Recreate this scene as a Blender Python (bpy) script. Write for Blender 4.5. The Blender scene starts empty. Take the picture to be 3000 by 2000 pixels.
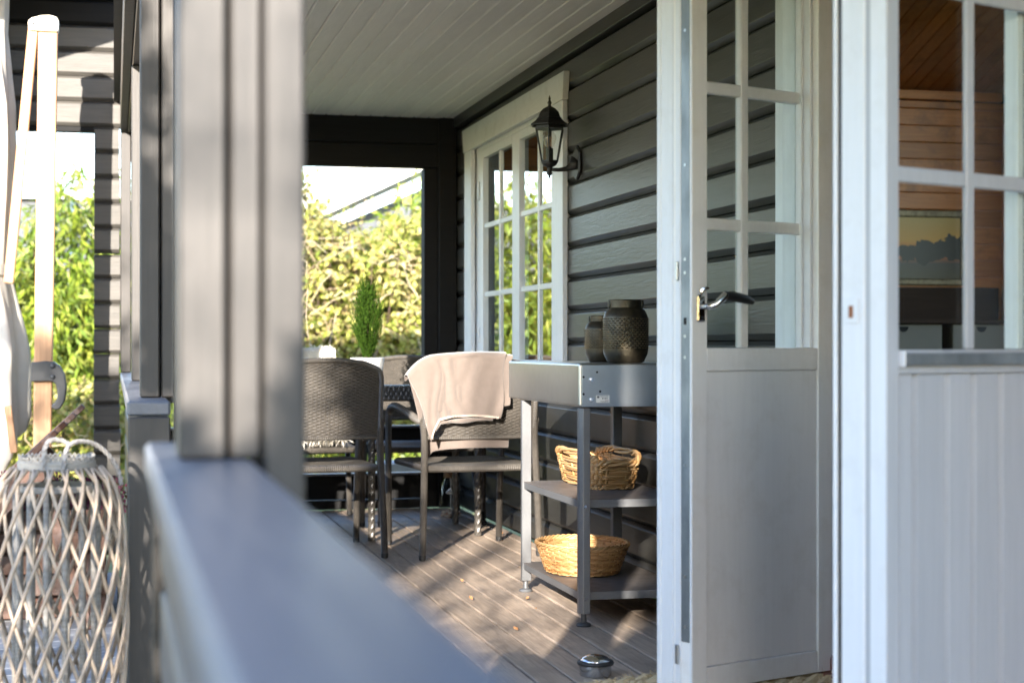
import bpy, math, random
import numpy as np
from mathutils import Vector, Matrix
R = math.radians
rng = random.Random(7)
nrg = np.random.default_rng(11)
S = bpy.context.scene
COL = S.collection

# ------------------------------------------------------------------ camera, world, sun, exposure
cam_d = bpy.data.cameras.new('camera'); cam = bpy.data.objects.new('camera', cam_d); COL.objects.link(cam)
cam.location = (0, 0, 0.93); cam.rotation_euler = (R(90), 0, R(-13.396))
cam_d.lens = 58.8; cam_d.sensor_width = 36; cam_d.shift_y = 0.00425
cam_d.clip_start = 0.05; cam_d.clip_end = 500
cam_d.dof.use_dof = True; cam_d.dof.focus_distance = 5.9; cam_d.dof.aperture_fstop = 3.6
S.camera = cam
SUN_AZ = 22.8      # light travels towards (sin, cos) of this angle
SUN_EL = 15.7
world = bpy.data.worlds.new('World'); S.world = world; world.use_nodes = True
wn = world.node_tree.nodes; wl = world.node_tree.links
sky = wn.new('ShaderNodeTexSky'); sky.sky_type = 'NISHITA'; sky.sun_disc = False
sky.sun_elevation = R(SUN_EL); sky.sun_rotation = R(180 + SUN_AZ); sky.dust_density = .35; sky.ozone_density = 1.2
bg = wn['Background']; bg.inputs['Strength'].default_value = 0.15
tint = wn.new('ShaderNodeMix'); tint.data_type = 'RGBA'; tint.blend_type = 'MULTIPLY'; tint.inputs[0].default_value = 1.0
tint.inputs[7].default_value = (0.96, 0.965, 1.06, 1); wl.new(sky.outputs[0], tint.inputs[6]); wl.new(tint.outputs[2], bg.inputs['Color'])
sun_d = bpy.data.lights.new('sun', 'SUN'); sun = bpy.data.objects.new('sun', sun_d); COL.objects.link(sun)
sun_d.energy = 4.2; sun_d.angle = R(0.55); sun_d.color = (1.0, 0.92, 0.82)
sdir = Vector((math.sin(R(SUN_AZ)) * math.cos(R(SUN_EL)), math.cos(R(SUN_AZ)) * math.cos(R(SUN_EL)), -math.sin(R(SUN_EL))))
sun.rotation_euler = sdir.to_track_quat('-Z', 'Y').to_euler(); sun.location = (-6, -10, 6)
vs = S.view_settings; vs.view_transform = 'Standard'; vs.look = 'None'; vs.gamma = 1; vs.use_curve_mapping = False
vs.exposure = 2.58
S.cycles.max_bounces = 10; S.cycles.diffuse_bounces = 5; S.cycles.glossy_bounces = 4
S.cycles.transparent_max_bounces = 24; S.cycles.transmission_bounces = 6
S.cycles.sample_clamp_indirect = 6.0; S.cycles.caustics_reflective = False
S.cycles.use_denoising = True

# ------------------------------------------------------------------ materials
def mat(name, base, rough=0.5, metal=0.0, spec=0.5, col2=None, nscale=6.0, stretch=(1, 1, 1), amt=0.5, fine=0.0,
        bump=0.0, bscale=40.0, bdist=0.002, rand=0.0, sheen=0.0, trans=0.0, island=None, rvar=0.0, coat=0.0, knots=0.0, stain=None, stain_amt=0.0, sscale=2.0):
    m = bpy.data.materials.new(name); m.use_nodes = True
    nt = m.node_tree; N = nt.nodes; L = nt.links
    b = N['Principled BSDF']
    b.inputs['Roughness'].default_value = rough; b.inputs['Metallic'].default_value = metal
    b.inputs['Specular IOR Level'].default_value = spec
    if sheen: b.inputs['Sheen Weight'].default_value = sheen
    if coat: b.inputs['Coat Weight'].default_value = coat; b.inputs['Coat Roughness'].default_value = 0.25
    tc = N.new('ShaderNodeTexCoord'); oi = N.new('ShaderNodeObjectInfo')
    off = N.new('ShaderNodeVectorMath'); off.operation = 'SCALE'
    comb = N.new('ShaderNodeCombineXYZ')
    for i in range(3): L.new(oi.outputs['Random'], comb.inputs[i])
    L.new(comb.outputs[0], off.inputs[0]); off.inputs['Scale'].default_value = 17.3 if rand else 0.0
    add = N.new('ShaderNodeVectorMath'); add.operation = 'ADD'
    L.new(tc.outputs['Object'], add.inputs[0]); L.new(off.outputs[0], add.inputs[1])
    mp = N.new('ShaderNodeMapping'); mp.inputs['Scale'].default_value = stretch
    L.new(add.outputs[0], mp.inputs['Vector'])
    nz = N.new('ShaderNodeTexNoise'); nz.inputs['Scale'].default_value = nscale; nz.inputs['Detail'].default_value = 6; nz.inputs['Roughness'].default_value = 0.6
    nz.inputs['Distortion'].default_value = knots
    L.new(mp.outputs[0], nz.inputs['Vector'])
    def mixc(fac, a, c, mode='MIX'):
        x = N.new('ShaderNodeMix'); x.data_type = 'RGBA'; x.blend_type = mode
        if isinstance(fac, float): x.inputs[0].default_value = fac
        else: L.new(fac, x.inputs[0])
        for idx, v in ((6, a), (7, c)):
            if isinstance(v, tuple): x.inputs[idx].default_value = (*v, 1)
            else: L.new(v, x.inputs[idx])
        return x.outputs[2]
    c2 = col2 if col2 else tuple(c * 0.6 for c in base)
    mr = N.new('ShaderNodeMapRange'); mr.inputs['From Min'].default_value = 0.35; mr.inputs['From Max'].default_value = 0.65
    mr.inputs['To Min'].default_value = 0.0; mr.inputs['To Max'].default_value = amt
    L.new(nz.outputs[0], mr.inputs[0])
    out = mixc(mr.outputs[0], base, c2)
    if stain:
        ns = N.new('ShaderNodeTexNoise'); ns.inputs['Scale'].default_value = sscale; ns.inputs['Detail'].default_value = 8; ns.inputs['Roughness'].default_value = .7
        L.new(add.outputs[0], ns.inputs['Vector'])
        ms = N.new('ShaderNodeMapRange'); ms.inputs['From Min'].default_value = 0.5; ms.inputs['From Max'].default_value = 0.68; ms.inputs['To Max'].default_value = stain_amt
        L.new(ns.outputs[0], ms.inputs[0]); out = mixc(ms.outputs[0], out, stain)
    if rand:
        mv = N.new('ShaderNodeMapRange'); mv.inputs['To Min'].default_value = 1 - rand; mv.inputs['To Max'].default_value = 1 + rand
        L.new(oi.outputs['Random'], mv.inputs[0])
        hv = N.new('ShaderNodeHueSaturation'); L.new(mv.outputs[0], hv.inputs['Value']); L.new(out, hv.inputs['Color']); out = hv.outputs[0]
    if island:
        g = N.new('ShaderNodeNewGeometry'); cr = N.new('ShaderNodeValToRGB'); cr.color_ramp.interpolation = 'LINEAR'
        while len(cr.color_ramp.elements) < len(island): cr.color_ramp.elements.new(0.5)
        for i, c in enumerate(island):
            cr.color_ramp.elements[i].position = i / max(1, len(island) - 1); cr.color_ramp.elements[i].color = (*c, 1)
        L.new(g.outputs['Random Per Island'], cr.inputs[0]); out = cr.outputs[0]
    L.new(out, b.inputs['Base Color'])
    if rvar:
        m3 = N.new('ShaderNodeMapRange'); m3.inputs['To Min'].default_value = max(.02, rough - rvar); m3.inputs['To Max'].default_value = rough + rvar
        L.new(nz.outputs[0], m3.inputs[0]); L.new(m3.outputs[0], b.inputs['Roughness'])
    if bump:
        n2 = N.new('ShaderNodeTexNoise'); n2.inputs['Scale'].default_value = bscale; n2.inputs['Detail'].default_value = 5; n2.inputs['Distortion'].default_value = knots
        L.new(mp.outputs[0], n2.inputs['Vector'])
        bp = N.new('ShaderNodeBump'); bp.inputs['Strength'].default_value = bump; bp.inputs['Distance'].default_value = bdist
        L.new(n2.outputs[0], bp.inputs['Height']); L.new(bp.outputs[0], b.inputs['Normal'])
    if trans:
        tr = N.new('ShaderNodeBsdfTranslucent'); L.new(out, tr.inputs['Color'])
        mx = N.new('ShaderNodeMixShader'); mx.inputs[0].default_value = trans
        L.new(b.outputs[0], mx.inputs[1]); L.new(tr.outputs[0], mx.inputs[2]); L.new(mx.outputs[0], N['Material Output'].inputs[0])
    return m

def glass(name, k=1.6, tint=(0.93, 0.96, 0.95)):
    m = bpy.data.materials.new(name); m.use_nodes = True; nt = m.node_tree; N = nt.nodes; L = nt.links
    N.remove(N['Principled BSDF'])
    tr = N.new('ShaderNodeBsdfTransparent'); tr.inputs[0].default_value = (*tint, 1)
    gl = N.new('ShaderNodeBsdfGlossy'); gl.inputs['Roughness'].default_value = 0.0; gl.inputs[0].default_value = (1, 1, 1, 1)
    fr = N.new('ShaderNodeFresnel'); fr.inputs[0].default_value = 1.5
    mu = N.new('ShaderNodeMath'); mu.operation = 'MULTIPLY'; mu.use_clamp = True; mu.inputs[1].default_value = k
    ge = N.new('ShaderNodeNewGeometry'); inv = N.new('ShaderNodeMath'); inv.operation = 'SUBTRACT'; inv.inputs[0].default_value = 1.0
    L.new(ge.outputs['Backfacing'], inv.inputs[1]); m2 = N.new('ShaderNodeMath'); m2.operation = 'MULTIPLY'
    L.new(fr.outputs[0], m2.inputs[0]); L.new(inv.outputs[0], m2.inputs[1])
    L.new(m2.outputs[0], mu.inputs[0]); mx = N.new('ShaderNodeMixShader'); L.new(mu.outputs[0], mx.inputs[0])
    L.new(tr.outputs[0], mx.inputs[1]); L.new(gl.outputs[0], mx.inputs[2]); L.new(mx.outputs[0], N['Material Output'].inputs[0])
    return m

GY = (14, 1.0, 14)     # grain running along Y
GX = (1.0, 14, 14)
GZ = (14, 14, 1.0)
DK = (0.030, 0.0295, 0.026)
M = {}
M['sid'] = mat('dark_paint_lengthwise', DK, .40, spec=.6, col2=(.019, .0188, .0175), stretch=GY, nscale=2.2, amt=.8, bump=.3, bscale=5, bdist=.003, rand=.2, knots=1.4, stain=(.045, .045, .045), stain_amt=.4, sscale=3)
M['log'] = mat('dark_paint_crosswise', (.085, .078, .068), .55, col2=(.06, .056, .05), stretch=GX, nscale=3, amt=.8, bump=.5, bscale=6, bdist=.004, rand=.12, knots=1.0)
M['post'] = mat('dark_paint_upright', (.047, .0415, .037), .5, col2=(.036, .032, .029), stretch=(14, 14, .6), nscale=4, amt=.8, bump=.2, bscale=9, bdist=.002, rand=.1, knots=1.2, stain=(.026, .024, .022), stain_amt=.45, sscale=5)
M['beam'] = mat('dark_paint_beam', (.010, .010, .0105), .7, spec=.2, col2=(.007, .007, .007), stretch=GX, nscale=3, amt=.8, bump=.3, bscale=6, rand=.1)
M['cap'] = mat('dark_paint_sky_tint', (.145, .155, .182), .36, col2=(.12, .128, .15), stretch=GY, nscale=3, amt=.8, bump=.3, bscale=6, knots=.8, rvar=.1)  # same dark paint as the siding, with blue sky sheen put into the colour
M['ceil'] = mat('white_ceiling_paint', (.86, .82, .74), .6, col2=(.78, .74, .67), stretch=GY, nscale=2.5, amt=.6, bump=.5, bscale=7, bdist=.003, rand=.04, knots=1.5)
M['white'] = mat('white_wood_paint', (.72, .74, .775), .42, col2=(.65, .67, .70), stretch=GZ, nscale=4, amt=.5, bump=.2, bscale=9, bdist=.001, stain=(.45, .43, .40), stain_amt=.16, sscale=14)
M['whitex'] = mat('white_rail_paint', (.73, .735, .73), .42, col2=(.66, .665, .66), stretch=(2, 2, 14), nscale=4, amt=.5, bump=.2, bscale=9, bdist=.001, stain=(.40, .38, .35), stain_amt=.3, sscale=9)
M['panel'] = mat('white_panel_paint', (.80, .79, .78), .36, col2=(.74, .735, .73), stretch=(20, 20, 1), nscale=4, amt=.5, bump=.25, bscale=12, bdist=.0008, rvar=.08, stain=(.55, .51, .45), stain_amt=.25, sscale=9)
M['vpanel'] = mat('white_boards_shade_tone', (.40, .42, .45), .42, col2=(.34, .36, .39), stretch=GZ, nscale=4, amt=.5, bump=.25, bscale=9, bdist=.001, rand=.04)  # white door paint, darkened and cooled to stand in for outer-face shade
M['deck'] = mat('weathered_deck_wood', (.53, .42, .325), .5, col2=(.31, .24, .185), stretch=GY, nscale=3.2, amt=.85, bump=.6, bscale=7, bdist=.003, rand=.14, knots=1.6, stain=(.17, .14, .12), stain_amt=.5, sscale=3.2)
M['greydeck'] = mat('silver_grey_deck', (.34, .35, .36), .7, col2=(.2, .2, .21), stretch=GX, nscale=3, amt=.8, bump=.5, bscale=7, rand=.1, knots=1.5)
M['brown'] = mat('brown_stained_wood', (.115, .052, .03), .45, col2=(.07, .032, .02), stretch=GX, nscale=3, amt=.8, bump=.4, bscale=8, rand=.15, knots=1, stain=(.3, .28, .27), stain_amt=.3, sscale=6)
M['pale_wood'] = mat('light_oiled_wood', (.47, .27, .145), .45, col2=(.34, .18, .09), stretch=(30, 30, 1), nscale=3, amt=.8, bump=.2, bscale=9)
M['canvas'] = mat('cream_canvas', (.66, .62, .55), .85, col2=(.58, .55, .49), nscale=5, amt=.5, bump=.2, bscale=160, bdist=.001, trans=.12)
M['cream'] = mat('cream_plastic', (.72, .67, .55), .4, amt=.1)
M['grip'] = mat('black_grip', (.008, .008, .008), .45)
M['black_pl'] = mat('charcoal_plastic', (.045, .047, .05), .42, amt=.3, nscale=30)
M['wick'] = mat('dark_wicker', (.075, .066, .056), .38, col2=(.05, .045, .039), nscale=60, amt=.8, bump=.3, bscale=220, bdist=.0006)
M['wickd'] = mat('black_wicker', (.035, .033, .031), .38, col2=(.022, .021, .02), nscale=60, amt=.8)
M['bottom'] = mat('black_rubber', (.02, .02, .02), .5, amt=.2)
M['glass'] = glass('window_glass', 2.3)
M['dglass'] = glass('door_glass', .6, (.9, .93, .91))
M['cglass'] = glass('clear_glass', 1.3, (.97, .98, .98))
M['zinc'] = mat('dull_zinc', (.27, .30, .32), .45, .6, col2=(.15, .17, .185), nscale=14, stretch=(1, 1, .5), amt=.8, rvar=.1)
M['steel'] = mat('brushed_steel', (.50, .53, .55), .30, 1.0, col2=(.47, .50, .52), nscale=30, amt=.5, rvar=.03, stain=(.38, .385, .38), stain_amt=.15, sscale=16)
M['leg'] = mat('grey_lacquered_steel', (.17, .174, .18), .42, .4, col2=(.15, .153, .158), nscale=80, amt=.5)
M['shelf'] = mat('taupe_shelf_paint', (.15, .132, .12), .5, .2, col2=(.12, .105, .097), nscale=25, amt=.7, rvar=.1)
M['chrome'] = mat('polished_chrome', (.75, .76, .78), .09, 1.0, amt=.1)
M['satin'] = mat('satin_steel', (.6, .6, .6), .22, 1.0, nscale=90, stretch=(1, 1, 20), amt=.3)
M['rust'] = mat('rust', (.25, .09, .03), .8, nscale=40)
M['hole'] = mat('hole_black', (.006, .006, .006), .8, amt=.1)
M['brass'] = mat('aged_brass', (.085, .07, .045), .42, .8, col2=(.035, .03, .022), nscale=28, amt=.9, bump=.3, bscale=60, rvar=.12)
M['brass_hi'] = mat('rubbed_brass_scales', (.30, .235, .135), .38, .85, col2=(.16, .125, .075), nscale=30, amt=.9)
M['iron'] = mat('black_cast_iron', (.018, .018, .018), .45, .2, col2=(.012, .012, .012), nscale=60, bump=.15, bscale=150)
M['honey'] = mat('honey_willow', (.50, .27, .09), .45, amt=.4, island=[(.32, .155, .05), (.48, .265, .10), (.55, .34, .155), (.40, .21, .07)])
M['cane'] = mat('weathered_cane', (.50, .395, .30), .6, col2=(.34, .265, .20), nscale=14, amt=.9, bump=.4, bscale=60, rand=.2)
M['rope'] = mat('grey_rope', (.38, .36, .34), .8, col2=(.22, .2, .19), nscale=60, amt=.8)
M['greywood'] = mat('silvered_wood', (.40, .37, .33), .7, col2=(.24, .22, .195), nscale=18, stretch=(1, 1, 6), amt=.9, bump=.5, bscale=40)
M['fleece'] = mat('beige_fleece', (.128, .100, .084), .95, col2=(.104, .081, .068), nscale=40, amt=.5, bump=.35, bscale=260, bdist=.0015, sheen=.6)
M['thread'] = mat('beige_thread', (.68, .56, .47), .9)
M['wool'] = mat('sheep_wool', (.75, .70, .60), .9, island=[(.80, .78, .73), (.74, .70, .62), (.78, .75, .68), (.66, .58, .45)], trans=.2)
M['conifer'] = mat('conifer_green', (.03, .09, .02), .9, spec=.08, island=[(.011, .027, .003), (.019, .044, .004), (.034, .066, .006), (.014, .034, .004)], trans=.1)
M['bark'] = mat('brown_bark', (.09, .06, .04), .9, nscale=30, bump=.6, bscale=40)
M['pot'] = mat('white_glazed_pot', (.80, .79, .77), .3, amt=.1)
M['bamboo'] = mat('bamboo_leaf', (.2, .26, .04), .5, island=[(.06, .12, .012), (.15, .22, .02), (.26, .32, .03), (.10, .17, .016), (.33, .34, .06), (.025, .06, .010)], trans=.35)
M['mixleaf'] = mat('autumn_leaf', (.3, .28, .08), .6, island=[(.11, .16, .02), (.33, .36, .06), (.46, .41, .13), (.25, .31, .035), (.46, .40, .18), (.36, .27, .10), (.05, .08, .013)], trans=.3)
M['dry'] = mat('dry_stalk', (.50, .40, .25), .7, island=[(.52, .42, .27), (.42, .31, .19), (.60, .52, .36), (.36, .26, .15)], trans=.2)
M['heather'] = mat('heather_bloom', (.2, .03, .09), .7, island=[(.22, .03, .10), (.30, .06, .16), (.12, .03, .05), (.05, .07, .02)])
M['dead'] = mat('dead_leaf', (.42, .22, .08), .7, island=[(.5, .3, .12), (.3, .13, .05), (.6, .42, .22)])
M['lawn'] = mat('lawn', (.17, .19, .05), .9, col2=(.21, .19, .08), nscale=3, amt=.9, bump=.6, bscale=30, bdist=.03)
M['render_w'] = mat('grey_house_render', (.088, .095, .108), .8, col2=(.080, .087, .10), nscale=4)
M['white_r'] = mat('white_house_paint', (.78, .77, .74), .6, amt=.2)
M['roofm'] = mat('dark_roof_felt', (.05, .05, .05), .8)
M['bluepipe'] = mat('blue_grey_pipe', (.09, .14, .19), .4)
M['concrete'] = mat('grey_concrete', (.38, .38, .37), .85, nscale=20, amt=.4)
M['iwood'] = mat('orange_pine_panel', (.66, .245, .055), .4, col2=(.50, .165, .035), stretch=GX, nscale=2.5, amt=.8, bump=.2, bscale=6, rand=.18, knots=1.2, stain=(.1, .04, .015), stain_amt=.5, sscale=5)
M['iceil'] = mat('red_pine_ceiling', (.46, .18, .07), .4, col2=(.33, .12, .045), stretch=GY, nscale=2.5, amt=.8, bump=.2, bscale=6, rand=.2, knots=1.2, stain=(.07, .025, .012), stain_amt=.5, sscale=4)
M['ifloor'] = mat('pine_floor', (.28, .16, .08), .4, stretch=GY, nscale=3)
M['dwood'] = mat('dark_sideboard_wood', (.05, .028, .018), .75, spec=.2, stretch=GX, nscale=3)
M['boxc'] = mat('cream_box_card', (.22, .20, .17), .7, amt=.2)
M['gilt'] = mat('aged_gilt_frame', (.33, .27, .17), .5, .3, col2=(.16, .12, .07), nscale=30, amt=.9)
M['jute'] = mat('jute_fibre', (.52, .37, .19), .85, island=[(.58, .43, .24), (.46, .31, .15), (.62, .50, .31), (.36, .22, .10)])
M['cork'] = mat('cork', (.36, .22, .12), .8, nscale=60, amt=.7)
M['pebble'] = mat('pebbles', (.5, .42, .36), .5, island=[(.6, .58, .55), (.42, .2, .13), (.5, .36, .18), (.68, .65, .6), (.2, .19, .18)])
M['wax'] = mat('white_wire', (.75, .73, .70), .5)
M['label'] = mat('white_paper_label', (.82, .82, .80), .5, amt=.05)
M['ink'] = mat('grey_print', (.18, .18, .19), .6, amt=.05)
M['redink'] = mat('faint_red_print', (.5, .3, .28), .6, amt=.05)
M['bulb'] = glass('bulb_glass', 1.5, (.98, .97, .95))
M['fil'] = mat('amber_filament', (.6, .3, .15), .4)
M['redstep'] = mat('red_brown_threshold', (.2, .055, .03), .5, stretch=GY, nscale=3)

# ------------------------------------------------------------------ mesh helpers
class MB:
    def __init__(s): s.v = []; s.f = []
    def add(s, vs_, fs): 
        o = len(s.v); s.v += [tuple(p) for p in vs_]; s.f += [tuple(i + o for i in q) for q in fs]; return s
    def box(s, x0, x1, y0, y1, z0, z1):
        return s.add([(x0, y0, z0), (x1, y0, z0), (x1, y1, z0), (x0, y1, z0), (x0, y0, z1), (x1, y0, z1), (x1, y1, z1), (x0, y1, z1)],
                     [(0, 3, 2, 1), (4, 5, 6, 7), (0, 1, 5, 4), (1, 2, 6, 5), (2, 3, 7, 6), (3, 0, 4, 7)])
    def bar(s, p, q, w, h, up=(0, 0, 1)):
        p = Vector(p); q = Vector(q); d = (q - p).normalized(); u = Vector(up)
        a = d.cross(u).normalized(); b = a.cross(d).normalized()
        vs_ = [e + a * i * w / 2 + b * j * h / 2 for e in (p, q) for i, j in ((-1, -1), (1, -1), (1, 1), (-1, 1))]
        return s.add(vs_, [(0, 1, 2, 3), (7, 6, 5, 4), (0, 4, 5, 1), (1, 5, 6, 2), (2, 6, 7, 3), (3, 7, 4, 0)])
    def prism(s, poly, a0, a1, f):
        """poly: 2-D loop; f(u, v, a) -> 3-D"""
        n = len(poly); vs_ = [f(u, v, a0) for u, v in poly] + [f(u, v, a1) for u, v in poly]
        fs = [(i, (i + 1) % n, n + (i + 1) % n, n + i) for i in range(n)] + [tuple(range(n - 1, -1, -1)), tuple(range(n, 2 * n))]
        return s.add(vs_, fs)
    def tube(s, pts, r, n=8, caps=True, twist=None):
        pts = [Vector(p) for p in pts]; m = len(pts)
        rr = r if isinstance(r, (list, tuple)) else [r] * m
        t0 = (pts[1] - pts[0]).normalized(); a = t0.orthogonal().normalized(); vs_ = []; acc = 0
        for i in range(m):
            t = (pts[min(i + 1, m - 1)] - pts[max(i - 1, 0)]).normalized()
            a = (a - t * a.dot(t)).normalized(); b = t.cross(a)
            if i: acc += (pts[i] - pts[i - 1]).length
            for k in range(n):
                an = 2 * math.pi * k / n; q = rr[i]
                if twist: q = q * (1 + twist[0] * math.cos(twist[1] * an - twist[2] * acc))
                vs_.append(pts[i] + (a * math.cos(an) + b * math.sin(an)) * q)
        fs = [(i * n + k, i * n + (k + 1) % n, (i + 1) * n + (k + 1) % n, (i + 1) * n + k) for i in range(m - 1) for k in range(n)]
        if caps: fs += [tuple(range(n - 1, -1, -1)), tuple(range((m - 1) * n, m * n))]
        return s.add(vs_, fs)
    def lathe(s, prof, n=24, c=(0, 0, 0), sx=1, sy=1, rot=0):
        vs_ = []; m = len(prof)
        for r, z in prof:
            for k in range(n):
                an = 2 * math.pi * k / n + rot; vs_.append((c[0] + r * math.cos(an) * sx, c[1] + r * math.sin(an) * sy, c[2] + z))
        fs = [(i * n + k, i * n + (k + 1) % n, (i + 1) * n + (k + 1) % n, (i + 1) * n + k) for i in range(m - 1) for k in range(n)]
        if prof[0][0] > 1e-5: fs.append(tuple(range(n - 1, -1, -1)))
        if prof[-1][0] > 1e-5: fs.append(tuple(range((m - 1) * n, m * n)))
        return s.add(vs_, fs)
    def grid(s, nu, nv, f, close=False):
        vs_ = [f(i / (nu - 1) if not close else i / nu, j / (nv - 1)) for j in range(nv) for i in range(nu)]
        fs = [(j * nu + i, j * nu + (i + 1) % nu, (j + 1) * nu + (i + 1) % nu, (j + 1) * nu + i) for j in range(nv - 1) for i in range(nu if close else nu - 1)]
        return s.add(vs_, fs)
    def sphere(s, c, r, n=8, m=6, sq=(1, 1, 1)):
        return s.grid(n, m + 1, lambda u, v: (c[0] + r * sq[0] * math.sin(math.pi * (.001 + .998 * v)) * math.cos(2 * math.pi * u), c[1] + r * sq[1] * math.sin(math.pi * (.001 + .998 * v)) * math.sin(2 * math.pi * u), c[2] - r * sq[2] * math.cos(math.pi * (.001 + .998 * v))), close=True)
    def quads(s, arr):
        """arr: (n, 4, 3) numpy"""
        n = len(arr); o = len(s.v); s.v += [tuple(p) for p in arr.reshape(-1, 3).tolist()]
        s.f += [(o + 4 * i, o + 4 * i + 1, o + 4 * i + 2, o + 4 * i + 3) for i in range(n)]; return s
    def mesh(s, name):
        me = bpy.data.meshes.new(name); me.from_pydata(s.v, [], s.f); me.update(); return me
    def build(s, name, m, parent=None, smooth=False, bevel=0.0, local=False, kind=None, seg=1):
        me = s.mesh(name); me.materials.append(M[m])
        o = bpy.data.objects.new(name, me); COL.objects.link(o)
        if smooth:
            for p in me.polygons: p.use_smooth = True
            if smooth != 'all': me.set_sharp_from_angle(angle=R(38))
        if bevel:
            b = o.modifiers.new('edge', 'BEVEL'); b.width = bevel; b.segments = seg; b.limit_method = 'ANGLE'; b.angle_limit = R(40)
        if parent: attach(o, parent, local)
        if kind: o['kind'] = kind
        return o

def world_mat(o):
    mtx = o.matrix_basis.copy()
    if o.parent: mtx = world_mat(o.parent) @ o.matrix_parent_inverse @ mtx
    return mtx
def attach(o, parent, local=False):
    o.parent = parent
    if not local: o.matrix_parent_inverse = world_mat(parent).inverted()
def thing(name, label, cat, loc=(0, 0, 0), rz=0, group=None):
    o = bpy.data.objects.new(name, None); COL.objects.link(o); o.location = loc; o.rotation_euler = (0, 0, rz)
    o.empty_display_size = .1
    o['label'] = label; o['category'] = cat
    if group: o['group'] = group
    return o
def tag(o, label, cat, group=None):
    o['label'] = label; o['category'] = cat
    if group: o['group'] = group
    return o
def copy_tree(o, parent=None):
    c = o.copy(); COL.objects.link(c)
    if parent: c.parent = parent
    for ch in list(o.children): copy_tree(ch, c)
    return c
def struct(o): o['kind'] = 'structure'; return o
def simple(name, m, parent, *boxes, bevel=0.0, label=None):
    mb = MB()
    for b in boxes: mb.box(*b)
    o = mb.build(name, m, parent, bevel=bevel)
    if label: o['label'] = label
    return o

# ------------------------------------------------------------------ ground and setting
gm = MB().box(-150, 150, -120, 260, -.8, -.34)
struct(gm.build('ground', 'lawn'))

WX = 1.931                    # face of the cottage wall
cottage = thing('cottage', 'dark grey timber cottage with white window and open white double doors', 'house', (1.93, 6, 0))

deck = struct(simple('deck', 'hole', None, (.05, 2.05, -1.0, 9.46, -.34, -.09)))
x0 = 1.454 - .105 * 12
k = 0
while x0 < 1.93:
    a = max(x0 + .004, .17); b_ = min(x0 + .105 - .004, 1.932)
    if b_ - a > .02:
        dz = rng.uniform(-.0012, .0012)
        simple('plank', 'deck', deck, (a, b_, -1.0, 9.455, -.03 + dz, dz), bevel=.0025)
    x0 += .105; k += 1
simple('plank', 'deck', deck, (.045, .158, 2.34, 4.44, -.03, 0), bevel=.0025)
simple('joist', 'beam', deck, (.04, .16, -1, 9.4, -.34, -.035))

patio = struct(simple('patio', 'hole', None, (-3.2, .02, 2.4, 9.3, -.34, -.325)))
yy = 2.4
while yy < 9.25:
    simple('plank', 'greydeck', patio, (-3.2, .02, yy, yy + .135, -.324, -.30), bevel=.003); yy += .142

# ------------------------------------------------------------------ cottage wall with siding boards
wall = simple('wall', 'beam', cottage,
              (2.0, 2.06, 4.52, 7.10, 0, 2.24), (2.0, 2.06, 9.02, 9.62, 0, 2.24), (2.0, 2.06, 7.10, 9.02, 0, .83), (2.0, 2.06, 7.10, 9.02, 2.03, 2.24),
              (2.0, 2.06, 2.2, 2.98, 0, 2.24), (2.0, 2.06, 2.98, 4.52, 2.12, 2.24))
P = .1384; J0 = .946 - 7 * P
def siding(z0, z1, y0, y1):
    poly = [(WX, z0 + .021), (WX, z1 - .017), (WX + .021, z1 - .0015), (WX + .065, z1 - .0015), (WX + .065, z0 + .0015), (WX + .021, z0 + .0015)]
    MB().prism(poly, y0, y1, lambda u, v, a: (u, a, v)).build('siding_board', 'sid', wall, bevel=.0012)
for i in range(0, 16):
    z0 = J0 + P * i; z1 = z0 + P
    if z0 > 2.1: break
    if z1 > 2.17: z1 = 2.185
    z0c = max(z0, .002)
    segs = [(4.66, 9.60)] if (z1 < .85 or z0 > 2.0) else [(4.66, 7.09), (9.10, 9.60)]
    segs.append((2.2, 2.95))
    for a, b_ in segs: siding(z0c, z1, a, b_)
siding(2.19 - .0, 2.19 + .02, 4.66, 9.6) if False else None
simple('cornice', 'sid', cottage, (1.905, 1.995, .9, 9.64, 2.186, 2.261), bevel=.003)

# ceiling
ceil = simple('ceiling', 'roofm', cottage, (.04, 2.0, .9, 9.6, 2.262, 2.30))
x = .16; p = .0845
while x < 1.90:
    MB().prism([(x + .0005, 2.262), (x + .0005, 2.2475), (x + .006, 2.241), (x + p - .006, 2.241), (x + p - .0005, 2.2475), (x + p - .0005, 2.262)], .9, 9.49,
               lambda u, v, a: (u, a, v)).build('ceiling_board', 'ceil', ceil)
    x += p

# far end frame: beam boards, corner post
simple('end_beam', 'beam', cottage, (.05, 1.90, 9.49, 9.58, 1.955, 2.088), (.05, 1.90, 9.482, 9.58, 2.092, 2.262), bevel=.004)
simple('corner_post', 'beam', cottage, (1.742, 1.822, 9.50, 9.60, 0, 1.953), (1.822, 1.926, 9.462, 9.603, 0, 2.261), (1.80, 2.06, 9.605, 9.64, 0, 2.261), bevel=.003)

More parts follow.
